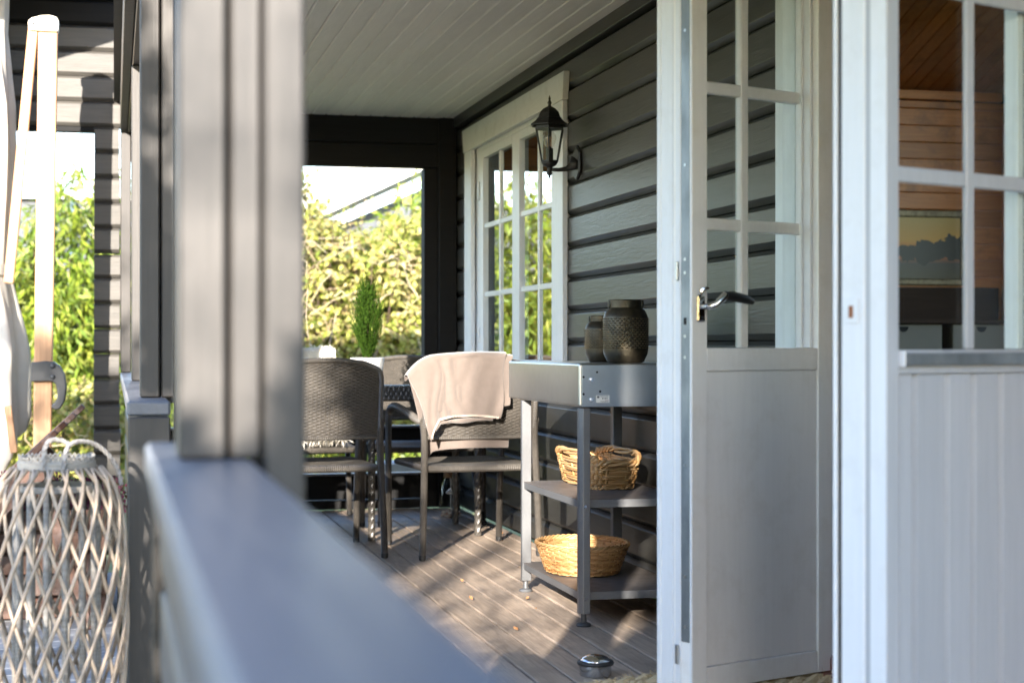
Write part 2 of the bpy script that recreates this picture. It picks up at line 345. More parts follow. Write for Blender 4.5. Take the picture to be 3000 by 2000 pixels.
# window in the wall
win = simple('window', 'white', cottage, (1.94, 2.05, 8.88, 9.02, .80, 2.03), (1.94, 2.05, 7.10, 7.22, .80, 2.03), (1.94, 2.05, 7.22, 8.88, 1.985, 2.03), (1.93, 2.05, 7.22, 8.88, .80, .822), bevel=.003)
mb = MB()
mb.prism([(7.045, 2.005), (9.165, 2.005), (9.20, 2.135), (7.02, 2.125), (7.03, 2.07)], 1.902, 1.9305, lambda u, v, a: (a, u, v))
mb.build('head_casing', 'whitex', win, bevel=.002)
simple('side_casing', 'white', win, (1.906, 1.9305, 7.055, 7.24, .79, 2.003), bevel=.002)
simple('side_casing', 'white', win, (1.906, 1.9305, 8.98, 9.155, .79, 2.003), bevel=.002)
simple('sill', 'whitex', win, (1.885, 2.0, 7.03, 9.17, .755, .788), bevel=.003)
def sash(y0, y1, ym):
    s = simple('sash', 'white', win, (1.938, 1.985, y0, y0 + .075, .824, 1.983), (1.936, 1.985, y1 - .075, y1, .824, 1.983),
               (1.936, 1.985, y0 + .075, y1 - .075, 1.94, 1.983), (1.936, 1.985, y0 + .075, y1 - .075, .824, .862), bevel=.002)
    mm = MB()
    mm.box(1.942, 1.962, ym - .017, ym + .017, .862, 1.94)
    for z in (1.574, 1.206): mm.box(1.944, 1.960, y0 + .075, y1 - .075, z - .014, z + .014)
    mm.build('muntin', 'whitex', s, bevel=.004)
    cols = [(y0 + .075, ym - .017), (ym + .017, y1 - .075)]; rows = [(.862, 1.192), (1.22, 1.56), (1.588, 1.94)]
    for a, b_ in cols:
        for c, d in rows: MB().box(1.951, 1.953, a, b_, c, d).build('pane', 'glass', s)
    return s
sash(7.225, 8.055, 7.62); sash(8.06, 8.878, 8.43)
simple('hinge', 'white', win, (1.928, 1.941, 8.885, 8.915, 1.72, 1.82), bevel=.003)
simple('hinge', 'white', win, (1.928, 1.941, 8.885, 8.915, .95, 1.03), bevel=.003)

# ------------------------------------------------------------------ double doors
DU = Vector((.925, .38)).normalized(); DN = Vector((-DU.y, DU.x))       # along leaf, away from camera
def leafmap(ox, oy):
    return lambda s, n, z: (ox + DU.x * s + DN.x * n, oy + DU.y * s + DN.y * n, z)
def lbox(mb, f, s0, s1, n0, n1, z0, z1):
    return mb.add([f(s, n, z) for z in (z0, z1) for s, n in ((s0, n0), (s1, n0), (s1, n1), (s0, n1))],
                  [(0, 3, 2, 1), (4, 5, 6, 7), (0, 1, 5, 4), (1, 2, 6, 5), (2, 3, 7, 6), (3, 0, 4, 7)])
ZT = 2.09; ZB = .032
fL = leafmap(1.458, 4.107)
doorL = lbox(MB(), fL, .0, .053, .0, .075, ZB, ZT).build('door', 'panel', cottage, bevel=.002)
doorL['label'] = 'left door leaf, swung open with its handle side to the camera'
def part(name, m, parent, f, *bs, bevel=.002):
    mb = MB()
    for b in bs: lbox(mb, f, *b)
    return mb.build(name, m, parent, bevel=bevel)
part('stile', 'panel', doorL, fL, (.464, .516, 0, .075, ZB, ZT))
part('lock_rail', 'panel', doorL, fL, (.0535, .4635, .001, .07, .864, .924))
part('bottom_rail', 'panel', doorL, fL, (.0535, .4635, .001, .07, ZB, .092))
part('top_rail', 'panel', doorL, fL, (.0535, .4635, .001, .07, 1.98, ZT))
part('flat_panel', 'panel', doorL, fL, (.0535, .4635, .006, .02, .093, .863))
mb = MB(); ys = .235
lbox(mb, fL, ys - .014, ys + .014, .05, .075, .925, 1.98)
for z in (1.253, 1.615): lbox(mb, fL, .0535, .4635, .052, .073, z - .016, z + .016)
mb.build('muntin', 'panel', doorL, bevel=.003)
part('glazing_bead', 'white', doorL, fL, (.452, .4635, .02, .075, .925, 1.98), (.443, .452, .045, .075, .925, 1.98))
for a, b_ in ((.054, ys - .014), (ys + .014, .443)):
    for c, d in ((.925, 1.237), (1.269, 1.599), (1.631, 1.98)): part('pane', 'dglass', doorL, fL, (a, b_, .066, .069, c, d), bevel=0)
# moulded free edge, from the inner lip to the outer rebate
def vstrip(name, m, parent, f, poly, z0=ZB, z1=ZT, bevel=.0015):
    return MB().prism(poly, z0, z1, lambda u, v, a: f(u, v, a)).build(name, m, parent, bevel=bevel)
vstrip('edge_lip', 'white', doorL, fL, [(-.002, .0005), (-.0005, .0005), (-.0005, .0075), (-.002, .0075)])
vstrip('lock_strip', 'zinc', doorL, fL, [(-.0025, .008), (-.0005, .008), (-.0005, .041), (-.0025, .041)], .16, ZT)
vstrip('edge_moulding', 'white', doorL, fL, [(.02, .0755), (.004, .0755), (.002, .066), (-.0035, .060), (-.0035, .045), (-.0005, .042), (.001, .0752)])
vstrip('outer_frame', 'white', doorL, fL, [(.055, .077), (.002, .0765), (.0, .080), (.0, .120), (-.004, .124), (-.004, .136), (.055, .136)])
part('outer_frame', 'white', doorL, fL, (.46, .516, .077, .136, ZB, ZT), (.056, .459, .0765, .136, ZB, .09), (.056, .459, .0765, .136, .87, .922), (.056, .459, .0765, .136, 1.985, ZT))
part('outer_panel', 'white', doorL, fL, (.056, .459, .1, .115, .091, .869))
part('keeper', 'steel', doorL, fL, (-.010, -.0036, .046, .058, .10, .15))
part('keeper', 'steel', doorL, fL, (-.010, -.0036, .047, .056, 1.10, 1.15))
mb = MB()
for z in (.20, .33, .62, .90, .955, 1.12, 1.155, 1.40, 1.75): 
    c = Vector(fL(-.0028, .0245, z)); d = Vector((-DU.x, -DU.y, 0)) * .0012
    mb.tube([c, c + d], .0045, 8)
mb.build('screw', 'steel', doorL, kind='stuff')
part('deadbolt', 'hole', doorL, fL, (-.004, -.0026, .020, .029, .985, 1.003), bevel=0)
# handle
part('handle_plate', 'chrome', doorL, fL, (.012, .040, -.009, -.0005, .992, 1.062), bevel=.004)
mb = MB(); mb.tube([fL(.026, -.009, 1.033), fL(.026, -.034, 1.031)], .008, 12)
mb.tube([fL(.026, -.032, 1.031), fL(.040, -.045, 1.036), fL(.060, -.052, 1.055), fL(.068, -.052, 1.060)], [.0085, .009, .0105, .0115], 10)
mb.build('lever_neck', 'chrome', doorL, smooth=True)
mb = MB(); mb.tube([fL(.068, -.052, 1.060), fL(.10, -.052, 1.0575), fL(.14, -.050, 1.052), fL(.168, -.047, 1.046)], [.0125, .0135, .0125, .009], 10)
mb.build('lever_grip', 'grip', doorL, smooth=True)
mb = MB(); mb.tube([fL(.022, -.006, 1.062), fL(.024, -.01, 1.075), fL(.036, -.014, 1.081), fL(.044, -.015, 1.080)], [.005, .006, .0055, .004], 8)
mb.build('thumb_turn', 'chrome', doorL, smooth=True)
MB().tube([fL(.029, -.0092, 1.003), fL(.029, -.0105, 1.003)], .005, 10).build('keyhole', 'hole', doorL)

fR = leafmap(1.592 - .925 * .208, 2.945 - .38 * .208)
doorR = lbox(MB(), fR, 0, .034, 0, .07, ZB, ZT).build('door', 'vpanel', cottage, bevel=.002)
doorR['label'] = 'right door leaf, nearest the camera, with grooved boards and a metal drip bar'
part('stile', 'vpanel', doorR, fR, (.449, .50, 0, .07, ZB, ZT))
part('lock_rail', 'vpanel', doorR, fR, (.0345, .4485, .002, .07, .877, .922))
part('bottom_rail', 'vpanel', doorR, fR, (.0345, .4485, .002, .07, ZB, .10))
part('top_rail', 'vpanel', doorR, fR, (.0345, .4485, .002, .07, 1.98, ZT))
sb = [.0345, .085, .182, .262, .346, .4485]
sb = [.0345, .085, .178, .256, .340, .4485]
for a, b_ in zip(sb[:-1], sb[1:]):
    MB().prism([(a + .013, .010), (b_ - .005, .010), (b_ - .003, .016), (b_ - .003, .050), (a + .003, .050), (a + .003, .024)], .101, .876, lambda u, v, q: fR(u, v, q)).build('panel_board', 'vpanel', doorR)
part('board_backing', 'white', doorR, fR, (.0345, .4485, .051, .058, .101, .876), bevel=0)
mb = MB()
for a, b_ in zip(sb[:-1], sb[1:]):
    for s in (a + .02, b_ - .02):
        c = Vector(fR(s, .0105, .862)); mb.tube([c, c - Vector((DN.x, DN.y, 0)) * .0015], .003, 6)
mb.build('nail_head', 'vpanel', doorR, kind='stuff')
mb = MB(); ys = .247
lbox(mb, fR, ys - .0125, ys + .0125, .006, .018, .923, 1.98)
for z in (1.253, 1.615): lbox(mb, fR, .0345, .4485, .008, .0175, z - .015, z + .015)
mb.build('muntin', 'vpanel', doorR, bevel=.003)
part('glazing_bead', 'white', doorR, fR, (.430, .4485, .035, .07, .923, 1.98))
for a, b_ in ((.035, ys - .0125), (ys + .0125, .446)):
    for c, d in ((.923, 1.238), (1.268, 1.600), (1.630, 1.98)): part('pane', 'dglass', doorR, fR, (a, b_, .0190, .0215, c, d), bevel=0)
o = part('drip_bar', 'zinc', doorR, fR, (.036, .50, -.014, .0015, .893, .917), bevel=.002)
part('drip_bar_end', 'white', doorR, fR, (.033, .0355, -.015, .0012, .890, .920), bevel=.001)
vstrip('outer_edge', 'white', doorR, fR, [(-.001, .001), (-.001, .040), (-.0004, .040), (-.0004, .001)])
vstrip('edge_moulding', 'white', doorR, fR, [(.012, .0705), (-.0003, .0705), (-.0003, .053), (.0, .053), (-.003, .055), (-.004, .109), (.012, .109)])
vstrip('inner_frame', 'white', doorR, fR, [(.0125, .0712), (.05, .0712), (.05, .109), (.0125, .109)])
vstrip('gasket', 'bottom', doorR, fR, [(-.001, .1095), (.03, .1095), (.03, .1215), (-.001, .1215)])
vstrip('inner_lip', 'white', doorR, fR, [(-.004, .122), (.03, .122), (.03, .132), (-.005, .132)])
mb = MB(); lbox(mb, fR, -.0065, -.0040, .066, .100, .972, 1.020); sp = mb.build('strike_plate', 'white', doorR, bevel=.001)
part('strike_slot', 'rust', doorR, fR, (-.0072, -.006, .078, .089, .983, 1.006), bevel=0)

# door frame, threshold, casing on the wall
frame = simple('door_frame', 'white', cottage, (1.94, 2.08, 4.34, 4.505, 0, 2.11), (1.94, 2.08, 2.985, 3.06, 0, 2.11), (1.94, 2.08, 3.06, 4.34, 2.1, 2.16), bevel=.003)
simple('casing', 'white', frame, (1.908, 1.94, 4.50, 4.645, 0, 2.16), bevel=.003)
simple('casing', 'white', frame, (1.908, 1.94, 2.87, 2.984, 0, 2.16), bevel=.003)
simple('threshold', 'redstep', frame, (1.90, 2.10, 3.07, 4.33, .002, .03), (1.93, 2.10, 3.07, 4.33, .031, .07), bevel=.004)

# ------------------------------------------------------------------ interior seen through the doors
iw = simple('interior_wall', 'dwood', cottage, (2.07, 5.5, 9.372, 9.42, 0, 2.75), (5.42, 5.5, 8.3, 9.37, 0, 4.6), (5.42, 5.5, 5.0, 8.3, 0, .5), (5.42, 5.5, 2.2, 5.0, 0, 4.6), (5.42, 5.5, 5.0, 8.3, 2.75, 4.6),
            (2.0, 5.5, 2.13, 2.199, 0, 4.6), (2.0, 2.06, 2.2, 9.4, 2.425, 4.6))  # right wall keeps an unseen opening, added to let skylight into the room
z = .02
while z < 2.42:
    z1 = min(z + .1025, 2.425)
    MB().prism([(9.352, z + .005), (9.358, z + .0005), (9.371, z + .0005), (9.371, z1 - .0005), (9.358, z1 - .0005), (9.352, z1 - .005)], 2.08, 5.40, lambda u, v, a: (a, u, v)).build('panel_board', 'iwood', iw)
    z += .1025
simple('cove_trim', 'iwood', iw, (2.08, 5.33, 9.325, 9.371, 2.43, 2.485), bevel=.004)
simple('corner_trim', 'iwood', iw, (5.335, 5.40, 9.30, 9.351, 0, 2.29), bevel=.004)
ic = simple('interior_ceiling', 'dwood', cottage, *[])  if False else MB().add([(2.07, 9.42, 2.50), (5.5, 9.42, 2.50), (5.5, 2.2, 2.50 + 7.22 * .355), (2.07, 2.2, 2.50 + 7.22 * .355)], [(0, 1, 2, 3)]).build('interior_ceiling', 'dwood', cottage)
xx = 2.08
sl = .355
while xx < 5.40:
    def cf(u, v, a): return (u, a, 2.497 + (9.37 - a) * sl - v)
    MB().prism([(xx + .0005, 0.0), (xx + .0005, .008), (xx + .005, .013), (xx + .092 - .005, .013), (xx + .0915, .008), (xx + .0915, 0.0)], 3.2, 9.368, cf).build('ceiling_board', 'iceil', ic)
    xx += .092
simple('interior_floor', 'ifloor', cottage, (2.105, 5.41, 2.2, 9.35, -.05, .02))

# framed landscape painting
pc = thing('painting', 'gilt framed landscape painting of a dark village at sunset on the pine wall', 'painting', (4.65, 9.33, 1.53))
def frame_bar(x0, x1, z0, z1): return (x0, x1, 9.318, 9.351, z0, z1)
simple('frame', 'gilt', pc, frame_bar(4.15, 5.09, 1.712, 1.757), frame_bar(4.15, 5.09, 1.298, 1.338), frame_bar(4.15, 4.195, 1.339, 1.711), frame_bar(5.045, 5.09, 1.339, 1.711), bevel=.008)
pm = bpy.data.materials.new('painted_landscape'); pm.use_nodes = True
nt = pm.node_tree; N = nt.nodes; L = nt.links; b = N['Principled BSDF']; b.inputs['Roughness'].default_value = .4
tc = N.new('ShaderNodeTexCoord'); sx = N.new('ShaderNodeSeparateXYZ'); L.new(tc.outputs['Object'], sx.inputs[0])
zr = N.new('ShaderNodeMapRange'); zr.inputs['From Min'].default_value = 1.338; zr.inputs['From Max'].default_value = 1.712; L.new(sx.outputs['Z'], zr.inputs[0])
cr = N.new('ShaderNodeValToRGB'); L.new(zr.outputs[0], cr.inputs[0])
for i, (p_, c) in enumerate([(.0, (.10, .09, .05)), (.25, (.09, .08, .07)), (.45, (.75, .20, .04)), (.62, (.75, .40, .07)), (1., (.58, .40, .11))]):
    if i >= 2: e = cr.color_ramp.elements.new(p_)
    else: e = cr.color_ramp.elements[i]
    e.position = p_; e.color = (*c, 1)
nz = N.new('ShaderNodeTexNoise'); nz.inputs['Scale'].default_value = 16; nz.inputs['Detail'].default_value = 8; L.new(tc.outputs['Object'], nz.inputs['Vector'])
def math_(op, a, c):
    x_ = N.new('ShaderNodeMath'); x_.operation = op
    for i, v in enumerate((a, c)):
        if isinstance(v, (int, float)): x_.inputs[i].default_value = v
        else: L.new(v, x_.inputs[i])
    return x_.outputs[0]
# hill line rises to the right
hl = math_('ADD', math_('MULTIPLY', math_('SUBTRACT', sx.outputs['X'], 4.60), .55), math_('ADD', .30, math_('MULTIPLY', nz.outputs[0], .35)))
dark = math_('GREATER_THAN', hl, zr.outputs[0]); low = math_('GREATER_THAN', zr.outputs[0], math_('ADD', .02, math_('MULTIPLY', nz.outputs[0], .5)))
mxp = N.new('ShaderNodeMix'); mxp.data_type = 'RGBA'; L.new(math_('MULTIPLY', dark, low), mxp.inputs[0]); L.new(cr.outputs[0], mxp.inputs[6]); mxp.inputs[7].default_value = (.03, .03, .025, 1)
L.new(mxp.outputs[2], b.inputs['Base Color']); M['paint'] = pm
simple('canvas', 'paint', pc, (4.196, 5.044, 9.33, 9.345, 1.339, 1.711))

sbd = thing('sideboard', 'dark wooden sideboard with cream boxes below the sunset painting', 'sideboard', (4.65, 9.1, 0.02))
simple('cabinet', 'dwood', sbd, (3.9, 5.28, 9.0, 9.30, .021, .88), (3.9, 5.28, 9.28, 9.33, .881, 1.285), bevel=.005)
simple('shelf_board', 'dwood', sbd, (3.9, 5.28, 8.98, 9.279, 1.062, 1.085), bevel=.003)
for i, (a, b_) in enumerate(((4.30, 4.76), (4.83, 5.24))):
    t = thing('storage_box', ['cream storage box on the sideboard, left of the other', 'cream storage box on the sideboard, right of the other'][i], 'box', ((a + b_) / 2, 9.1, .881))
    simple('front', 'boxc', t, (a, b_, 9.02, 9.26, .882, 1.056), bevel=.004)
    c = (a + b_) / 2 - .02
    poly = [(c + .032 * math.cos(math.pi + math.pi * q / 10), 1.043 + .032 * math.sin(math.pi + math.pi * q / 10)) for q in range(11)]
    MB().prism(poly, 9.0165, 9.0195, lambda u, v, q: (u, q, v)).build('finger_hole', 'hole', t)

# roof of the cottage, gable above the porch edge
mb = MB()
def roofslab(y0, z0, y1, z1):
    mb.prism([(y0, z0), (y1, z1), (y1, z1 + .12), (y0, z0 + .12)], 2.0, 5.6, lambda u, v, a: (a, u, v))
roofslab(9.7, 2.62, 4.2, 4.58); roofslab(4.2, 4.58, 1.9, 3.74)
mb.prism([(.0, 2.301), (1.999, 2.36), (1.999, 2.42), (.0, 2.34)], .85, 9.62, lambda u, v, a: (u, a, v))
mb.build('roof', 'roofm', cottage)
MB().prism([(9.45, 2.43), (9.45, 2.69), (4.2, 4.56), (2.15, 3.80), (2.15, 2.43)], 1.96, 1.998, lambda u, v, a: (a, u, v)).build('gable', 'sid', cottage)

# ------------------------------------------------------------------ porch posts, parapets, header, end railing
head = simple('header_beam', 'post', cottage, (.075, .165, .9, 9.47, 2.085, 2.26), bevel=.004)
simple('fascia', 'log', cottage, (.035, .073, 4.3, 9.46, 2.10, 2.60), (.028, .034, 4.3, 9.46, 2.34, 2.60), bevel=.003)
def post(y, d, label, ztop=2.083, cz=.785, inner=True):
    t = thing('porch_post', label, 'post', (.12, y, 0))
    simple('board', 'post', t, (.0715, .1245, y, y + d, cz + .001, ztop), bevel=.004, label=None)
    simple('board', 'post', t, (.1295, .1648, y + .004, y + d, cz + .001, ztop), bevel=.004)
    simple('board', 'post', t, (.1665, .2145, y - .006, y + d, 0.001, ztop), bevel=.005)
    simple('core', 'hole', t, (.1246, .1294, y + .03, y + d, cz + .001, ztop))
    return t
post(1.93, .11, 'thick sunlit grey porch post standing on the near railing cap, out of focus', cz=.80)
post(4.76, .11, 'grey porch post at the near end of the far parapet, left of the blurred post')
post(7.05, .10, 'narrow dark grey porch post midway along the far parapet cap', cz=.785)

def parapet(y0, y1, zc, name_label, xl, xr):
    t = thing('parapet', name_label, 'railing', (.1, (y0 + y1) / 2, 0))
    simple('cap', 'cap', t, (xl, xr, y0, y1, zc - .04, zc), bevel=.006)
    z1 = zc - .042; i = 0
    while z1 > -.3:
        z0 = max(z1 - P, -.33)
        poly = [(.060, z0 + .02), (.060, z1 - .018), (.078, z1 - .001), (.14, z1 - .001), (.14, z0 + .001), (.078, z0 + .001)]
        MB().prism(poly, y0, y1 - (0 if y0 > 3 else .03), lambda u, v, a: (u, a, v)).build('log_board', 'sid', t, bevel=.002); z1 -= P
    return t
t = thing('porch_post', 'rough grey post at the far end of the parapet, next to the log pillar', 'post', (.06, 9.35, .786))
simple('board', 'post', t, (.036, .092, 9.30, 9.40, .7865, 2.083), bevel=.005)
pn = parapet(-1.0, 2.31, .80, 'near grey timber parapet with a wide cap coloured with sky sheen running past the camera', .0405, .156)
simple('end_board', 'post', pn, (.05, .15, 2.282, 2.306, -.33, .757), bevel=.003)
pf = parapet(4.50, 9.45, .785, 'far grey timber parapet running along the porch behind the rattan lantern', .034, .146)
simple('end_board', 'post', pf, (.036, .145, 4.475, 4.498, -.33, .744), bevel=.004)

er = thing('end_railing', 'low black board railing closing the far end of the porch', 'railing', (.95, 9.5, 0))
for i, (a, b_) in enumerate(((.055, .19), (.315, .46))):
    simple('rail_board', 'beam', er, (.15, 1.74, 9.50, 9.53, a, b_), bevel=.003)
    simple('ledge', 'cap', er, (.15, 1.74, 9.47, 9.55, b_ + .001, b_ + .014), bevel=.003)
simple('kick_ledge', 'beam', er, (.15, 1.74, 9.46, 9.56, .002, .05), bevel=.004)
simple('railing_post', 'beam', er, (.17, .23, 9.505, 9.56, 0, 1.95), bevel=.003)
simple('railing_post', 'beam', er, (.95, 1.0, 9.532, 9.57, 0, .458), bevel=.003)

# log wall at the far left with an opening
lw = thing('log_wall', 'dark grey log wall with a big opening beside the closed parasol', 'wall', (-.3, 9.65, -.3))
LP = .1405
def log(z0, z1, x0, x1, m='log'):
    poly = [(9.60, z0 + .02), (9.60, z1 - .016), (9.622, z1 - .001), (9.70, z1 - .001), (9.70, z0 + .001), (9.622, z0 + .001)]
    MB().prism(poly, x0, x1, lambda u, v, a: (a, u, v)).build('log', m, lw, bevel=.002)
z0 = 2.15
for i in range(7): log(z0 + LP * i, z0 + LP * (i + 1), -2.6, .034 + rng.uniform(-.003, .006), 'beam' if i > 3 else 'log')  # near-black on the top logs stands in for shade under the roof
for i in range(17):
    z1 = 2.15 - LP * i; 
    if z1 < -.3: break
    gap = .008 if i == 5 else 0
    log(max(z1 - LP, -.32), z1 - gap, -.105 - i * .0003, .036 + rng.uniform(-.006, .006))
for i in range(22):
    z1 = 2.15 - LP * i
    if z1 < -.3: break
    log(max(z1 - LP, -.32), z1, -2.6, -1.25)
simple('opening_lintel', 'beam', lw, (-1.24, -.106, 9.62, 9.70, 2.122, 2.149))
# sloping roof edge over that wall
ro = MB()
ro.prism([(-3.0, 2.00), (.02, 3.12), (.02, 3.18), (-3.0, 2.06)], 8.55, 9.9, lambda u, v, a: (u, a, v))
ro.build('canopy_roof', 'beam', lw)

# ------------------------------------------------------------------ parasol
par = thing('parasol', 'closed cream cantilever parasol with pale wooden post and dark crank handle', 'parasol', (-.36, 8.95, -.3))
mb = MB()
top = [(-.378, 8.93, 2.545), (-.281, 8.93, 2.545), (-.281, 9.0, 2.545), (-.378, 9.0, 2.545)]
bot = [(-.412, 8.93, -.22), (-.322, 8.93, -.22), (-.322, 9.0, -.22), (-.412, 9.0, -.22)]
mb.add(bot + top, [(0, 3, 2, 1), (4, 5, 6, 7), (0, 1, 5, 4), (1, 2, 6, 5), (2, 3, 7, 6), (3, 0, 4, 7)])
mb.build('post', 'pale_wood', par, bevel=.008, seg=2)
MB().prism([(-.425, 2.548), (-.277, 2.546), (-.275, 2.60), (-.285, 2.622), (-.32, 2.63), (-.36, 2.627), (-.41, 2.612), (-.428, 2.595)], 8.915, 9.015, lambda u, v, a: (u, a, v)).build('cap', 'cream', par, bevel=.008, seg=2)
MB().sphere((-.403, 8.914, 2.583), .011).build('pivot_bolt', 'satin', par, smooth='all')
mb = MB(); mb.bar((-.402, 8.96, 2.575), (-.525, 8.96, 1.25), .05, .05, (0, 1, 0)); mb.build('strut', 'pale_wood', par, bevel=.005)
hook = [(-.413, .845), (-.34, .852), (-.30, .848), (-.268, .825), (-.246, .782), (-.236, .715), (-.245, .647), (-.268, .607), (-.292, .602), (-.312, .612), (-.312, .626), (-.297, .634), (-.285, .655), (-.282, .68), (-.284, .705), (-.289, .73), (-.302, .745), (-.325, .748), (-.413, .746)]
MB().prism(hook, 8.90, 9.03, lambda u, v, a: (u, a, v)).build('crank_handle', 'black_pl', par, bevel=.006, seg=2)
mb = MB()
for zz in (.825, .77): mb.sphere((-.305, 8.899, zz), .014, sq=(1, .5, 1))
mb.build('rivet', 'black_pl', par, smooth='all')
prof = [(2.85, .19), (2.58, .19), (2.35, .205), (2.2, .222), (1.95, .226), (1.70, .232), (1.50, .225), (1.36, .216), (1.30, .216), (1.15, .245), (1.0, .275), (.9, .29), (.7, .285), (.5, .285), (.42, .27), (.36, .22)]
CX0, CY0 = -.735, 9.22
def cano(u, v):
    a = 2 * math.pi * u; t = v * (len(prof) - 1); i = min(int(t), len(prof) - 2); f = t - i
    z = prof[i][0] * (1 - f) + prof[i + 1][0] * f; r = prof[i][1] * (1 - f) + prof[i + 1][1] * f
    pl = .10 * math.sin(9 * a + 2 * math.sin(z * 1.3)) + .05 * math.sin(17 * a + 3 * z) + .03 * math.sin(5 * a - 7 * z)
    pl *= min(1, abs(z - 1.33) * 3 + .25)
    r2 = r * (1 + pl * .8 - .05)
    if z < .7: z = z + .13 * math.sin(a * 2 + .6) * (.7 - z) / .34
    return (CX0 + r2 * math.cos(a), CY0 + r2 * math.sin(a), z)
MB().grid(120, 90, cano, close=True).build('canopy', 'canvas', par, smooth='all')
mb = MB(); mb.grid(80, 4, lambda u, v: (CX0 + (.222 + .004 * math.sin(u * 60)) * math.cos(2 * math.pi * u), CY0 + (.222 + .004 * math.sin(u * 60)) * math.sin(2 * math.pi * u), 1.305 + .055 * v + .01 * math.sin(6.28 * u)), close=True)
mb.build('tie_strap', 'canvas', par, smooth='all')
MB().bar((-.53, 8.98, .62), (-.50, 8.98, .38), .035, .03, (0, 1, 0)).build('rib_end', 'pale_wood', par, bevel=.003)
MB().lathe([(.3, 0), (.3, .04), (.06, .06), (.06, .12)], 24, (-.366, 8.965, -.298)).build('base', 'black_pl', par)

# ------------------------------------------------------------------ serving cart
cart = thing('serving_cart', 'stainless steel topped serving cart with two taupe shelves against the dark wall', 'cart', (1.7, 5.75, 0))
CXF = 1.495; CXB = 1.905
def leg(x, y, dx, dy):
    # tube with a chamfered outer corner
    w = .036; c = .012
    poly = [(0, c), (c, 0), (w, 0), (w, w), (0, w)]
    lg = MB().prism(poly, .042, .724, lambda u, v, a: (x + dx * u, y + dy * v, a)).build('leg', 'leg', cart, bevel=.002)
    ft = MB().lathe([(.024, 0), (.026, .004), (.022, .010), (.010, .014), (.009, .042)], 16, (x + dx * .018, y + dy * .018, 0)).build('foot', 'black_pl' if (dx > 0 and dy > 0) else 'leg', lg, smooth=True)
    return lg
for (x, y, dx, dy) in ((CXF + .006, 5.332, 1, 1), (CXF + .006, 6.172, 1, -1), (CXB - .01, 5.332, -1, 1), (CXB - .01, 6.172, -1, -1)): leg(x, y, dx, dy)
boxm = MB().box(CXF, CXB, 5.322, 6.336, .728, .871).build('steel_top', 'steel', cart, bevel=.007, seg=3)
MB().box(CXF + .01, CXB, 5.319, 5.3215, .7285, .8655).build('end_plate', 'steel', cart, bevel=.0005)
hx = lambda px: px
holes = [(1.5095, .827, .0042), (1.5095, .7705, .0042), (1.556, .843, .0038), (1.5665, .779, .0042)]
for (x, z, r) in holes: MB().prism([(x + r * math.sin(k * math.pi / 3), z + r * math.cos(k * math.pi / 3)) for k in range(6)], 5.3178, 5.3186, lambda u, v, a: (u, a, v)).build('bolt_hole', 'hole', cart)
for z in (.8185, .753):
    bo = MB().tube([(1.536, 5.3188, z), (1.536, 5.315, z)], .0082, 14).build('bolt_washer', 'chrome', cart, bevel=.001)
    MB().tube([(1.536, 5.315, z), (1.536, 5.3105, z)], .0035, 8).build('bolt', 'chrome', bo)
st = MB().box(1.5525, 1.5985, 5.3176, 5.3186, .742, .7665).build('sticker', 'label', cart); st['label'] = 'small white paper label'
mb = MB(); mb.box(1.5665, 1.594, 5.3172, 5.3175, .7618, .7632)
for i in range(4): mb.box(1.573 + i * .0052, 1.5755 + i * .0052, 5.3172, 5.3175, .754, .7585)
mb.box(1.567, 1.595, 5.3172, 5.3175, .7462, .7470); mb.box(1.570, 1.596, 5.3172, 5.3175, .7440, .7447)
mb.prism([(1.5555, .7640), (1.5635, .7640), (1.5635, .7585), (1.5595, .7565), (1.5555, .7585)], 5.3172, 5.3175, lambda u, v, a: (u, a, v))
mb.build('print', 'ink', st)
MB().box(1.583, 1.5955, 5.3172, 5.3175, .7487, .7500).build('print', 'redink', st)
def shelf(z):
    s = MB().box(CXF + .012, CXB - .012, 5.352, 6.152, z - .003, z).build('shelf', 'shelf', cart)
    q = MB(); q.box(CXF + .0125, CXF + .0165, 5.352, 6.152, z - .026, z - .0035); q.box(CXB - .0165, CXB - .0125, 5.352, 6.152, z - .026, z - .0035)
    q.box(CXF + .045, CXB - .045, 5.349, 5.3535, z - .026, z + .0005); q.box(CXF + .045, CXB - .045, 6.151, 6.155, z - .026, z + .0005)
    q.build('shelf_edge', 'leg', s, bevel=.001)
    w = MB()
    w.tube([(CXF + .024, 5.3318, z - .02), (CXF + .024, 5.3275, z - .02)], .005, 10); w.build('screw', 'chrome', s, smooth=True)
shelf(.418); shelf(.112)

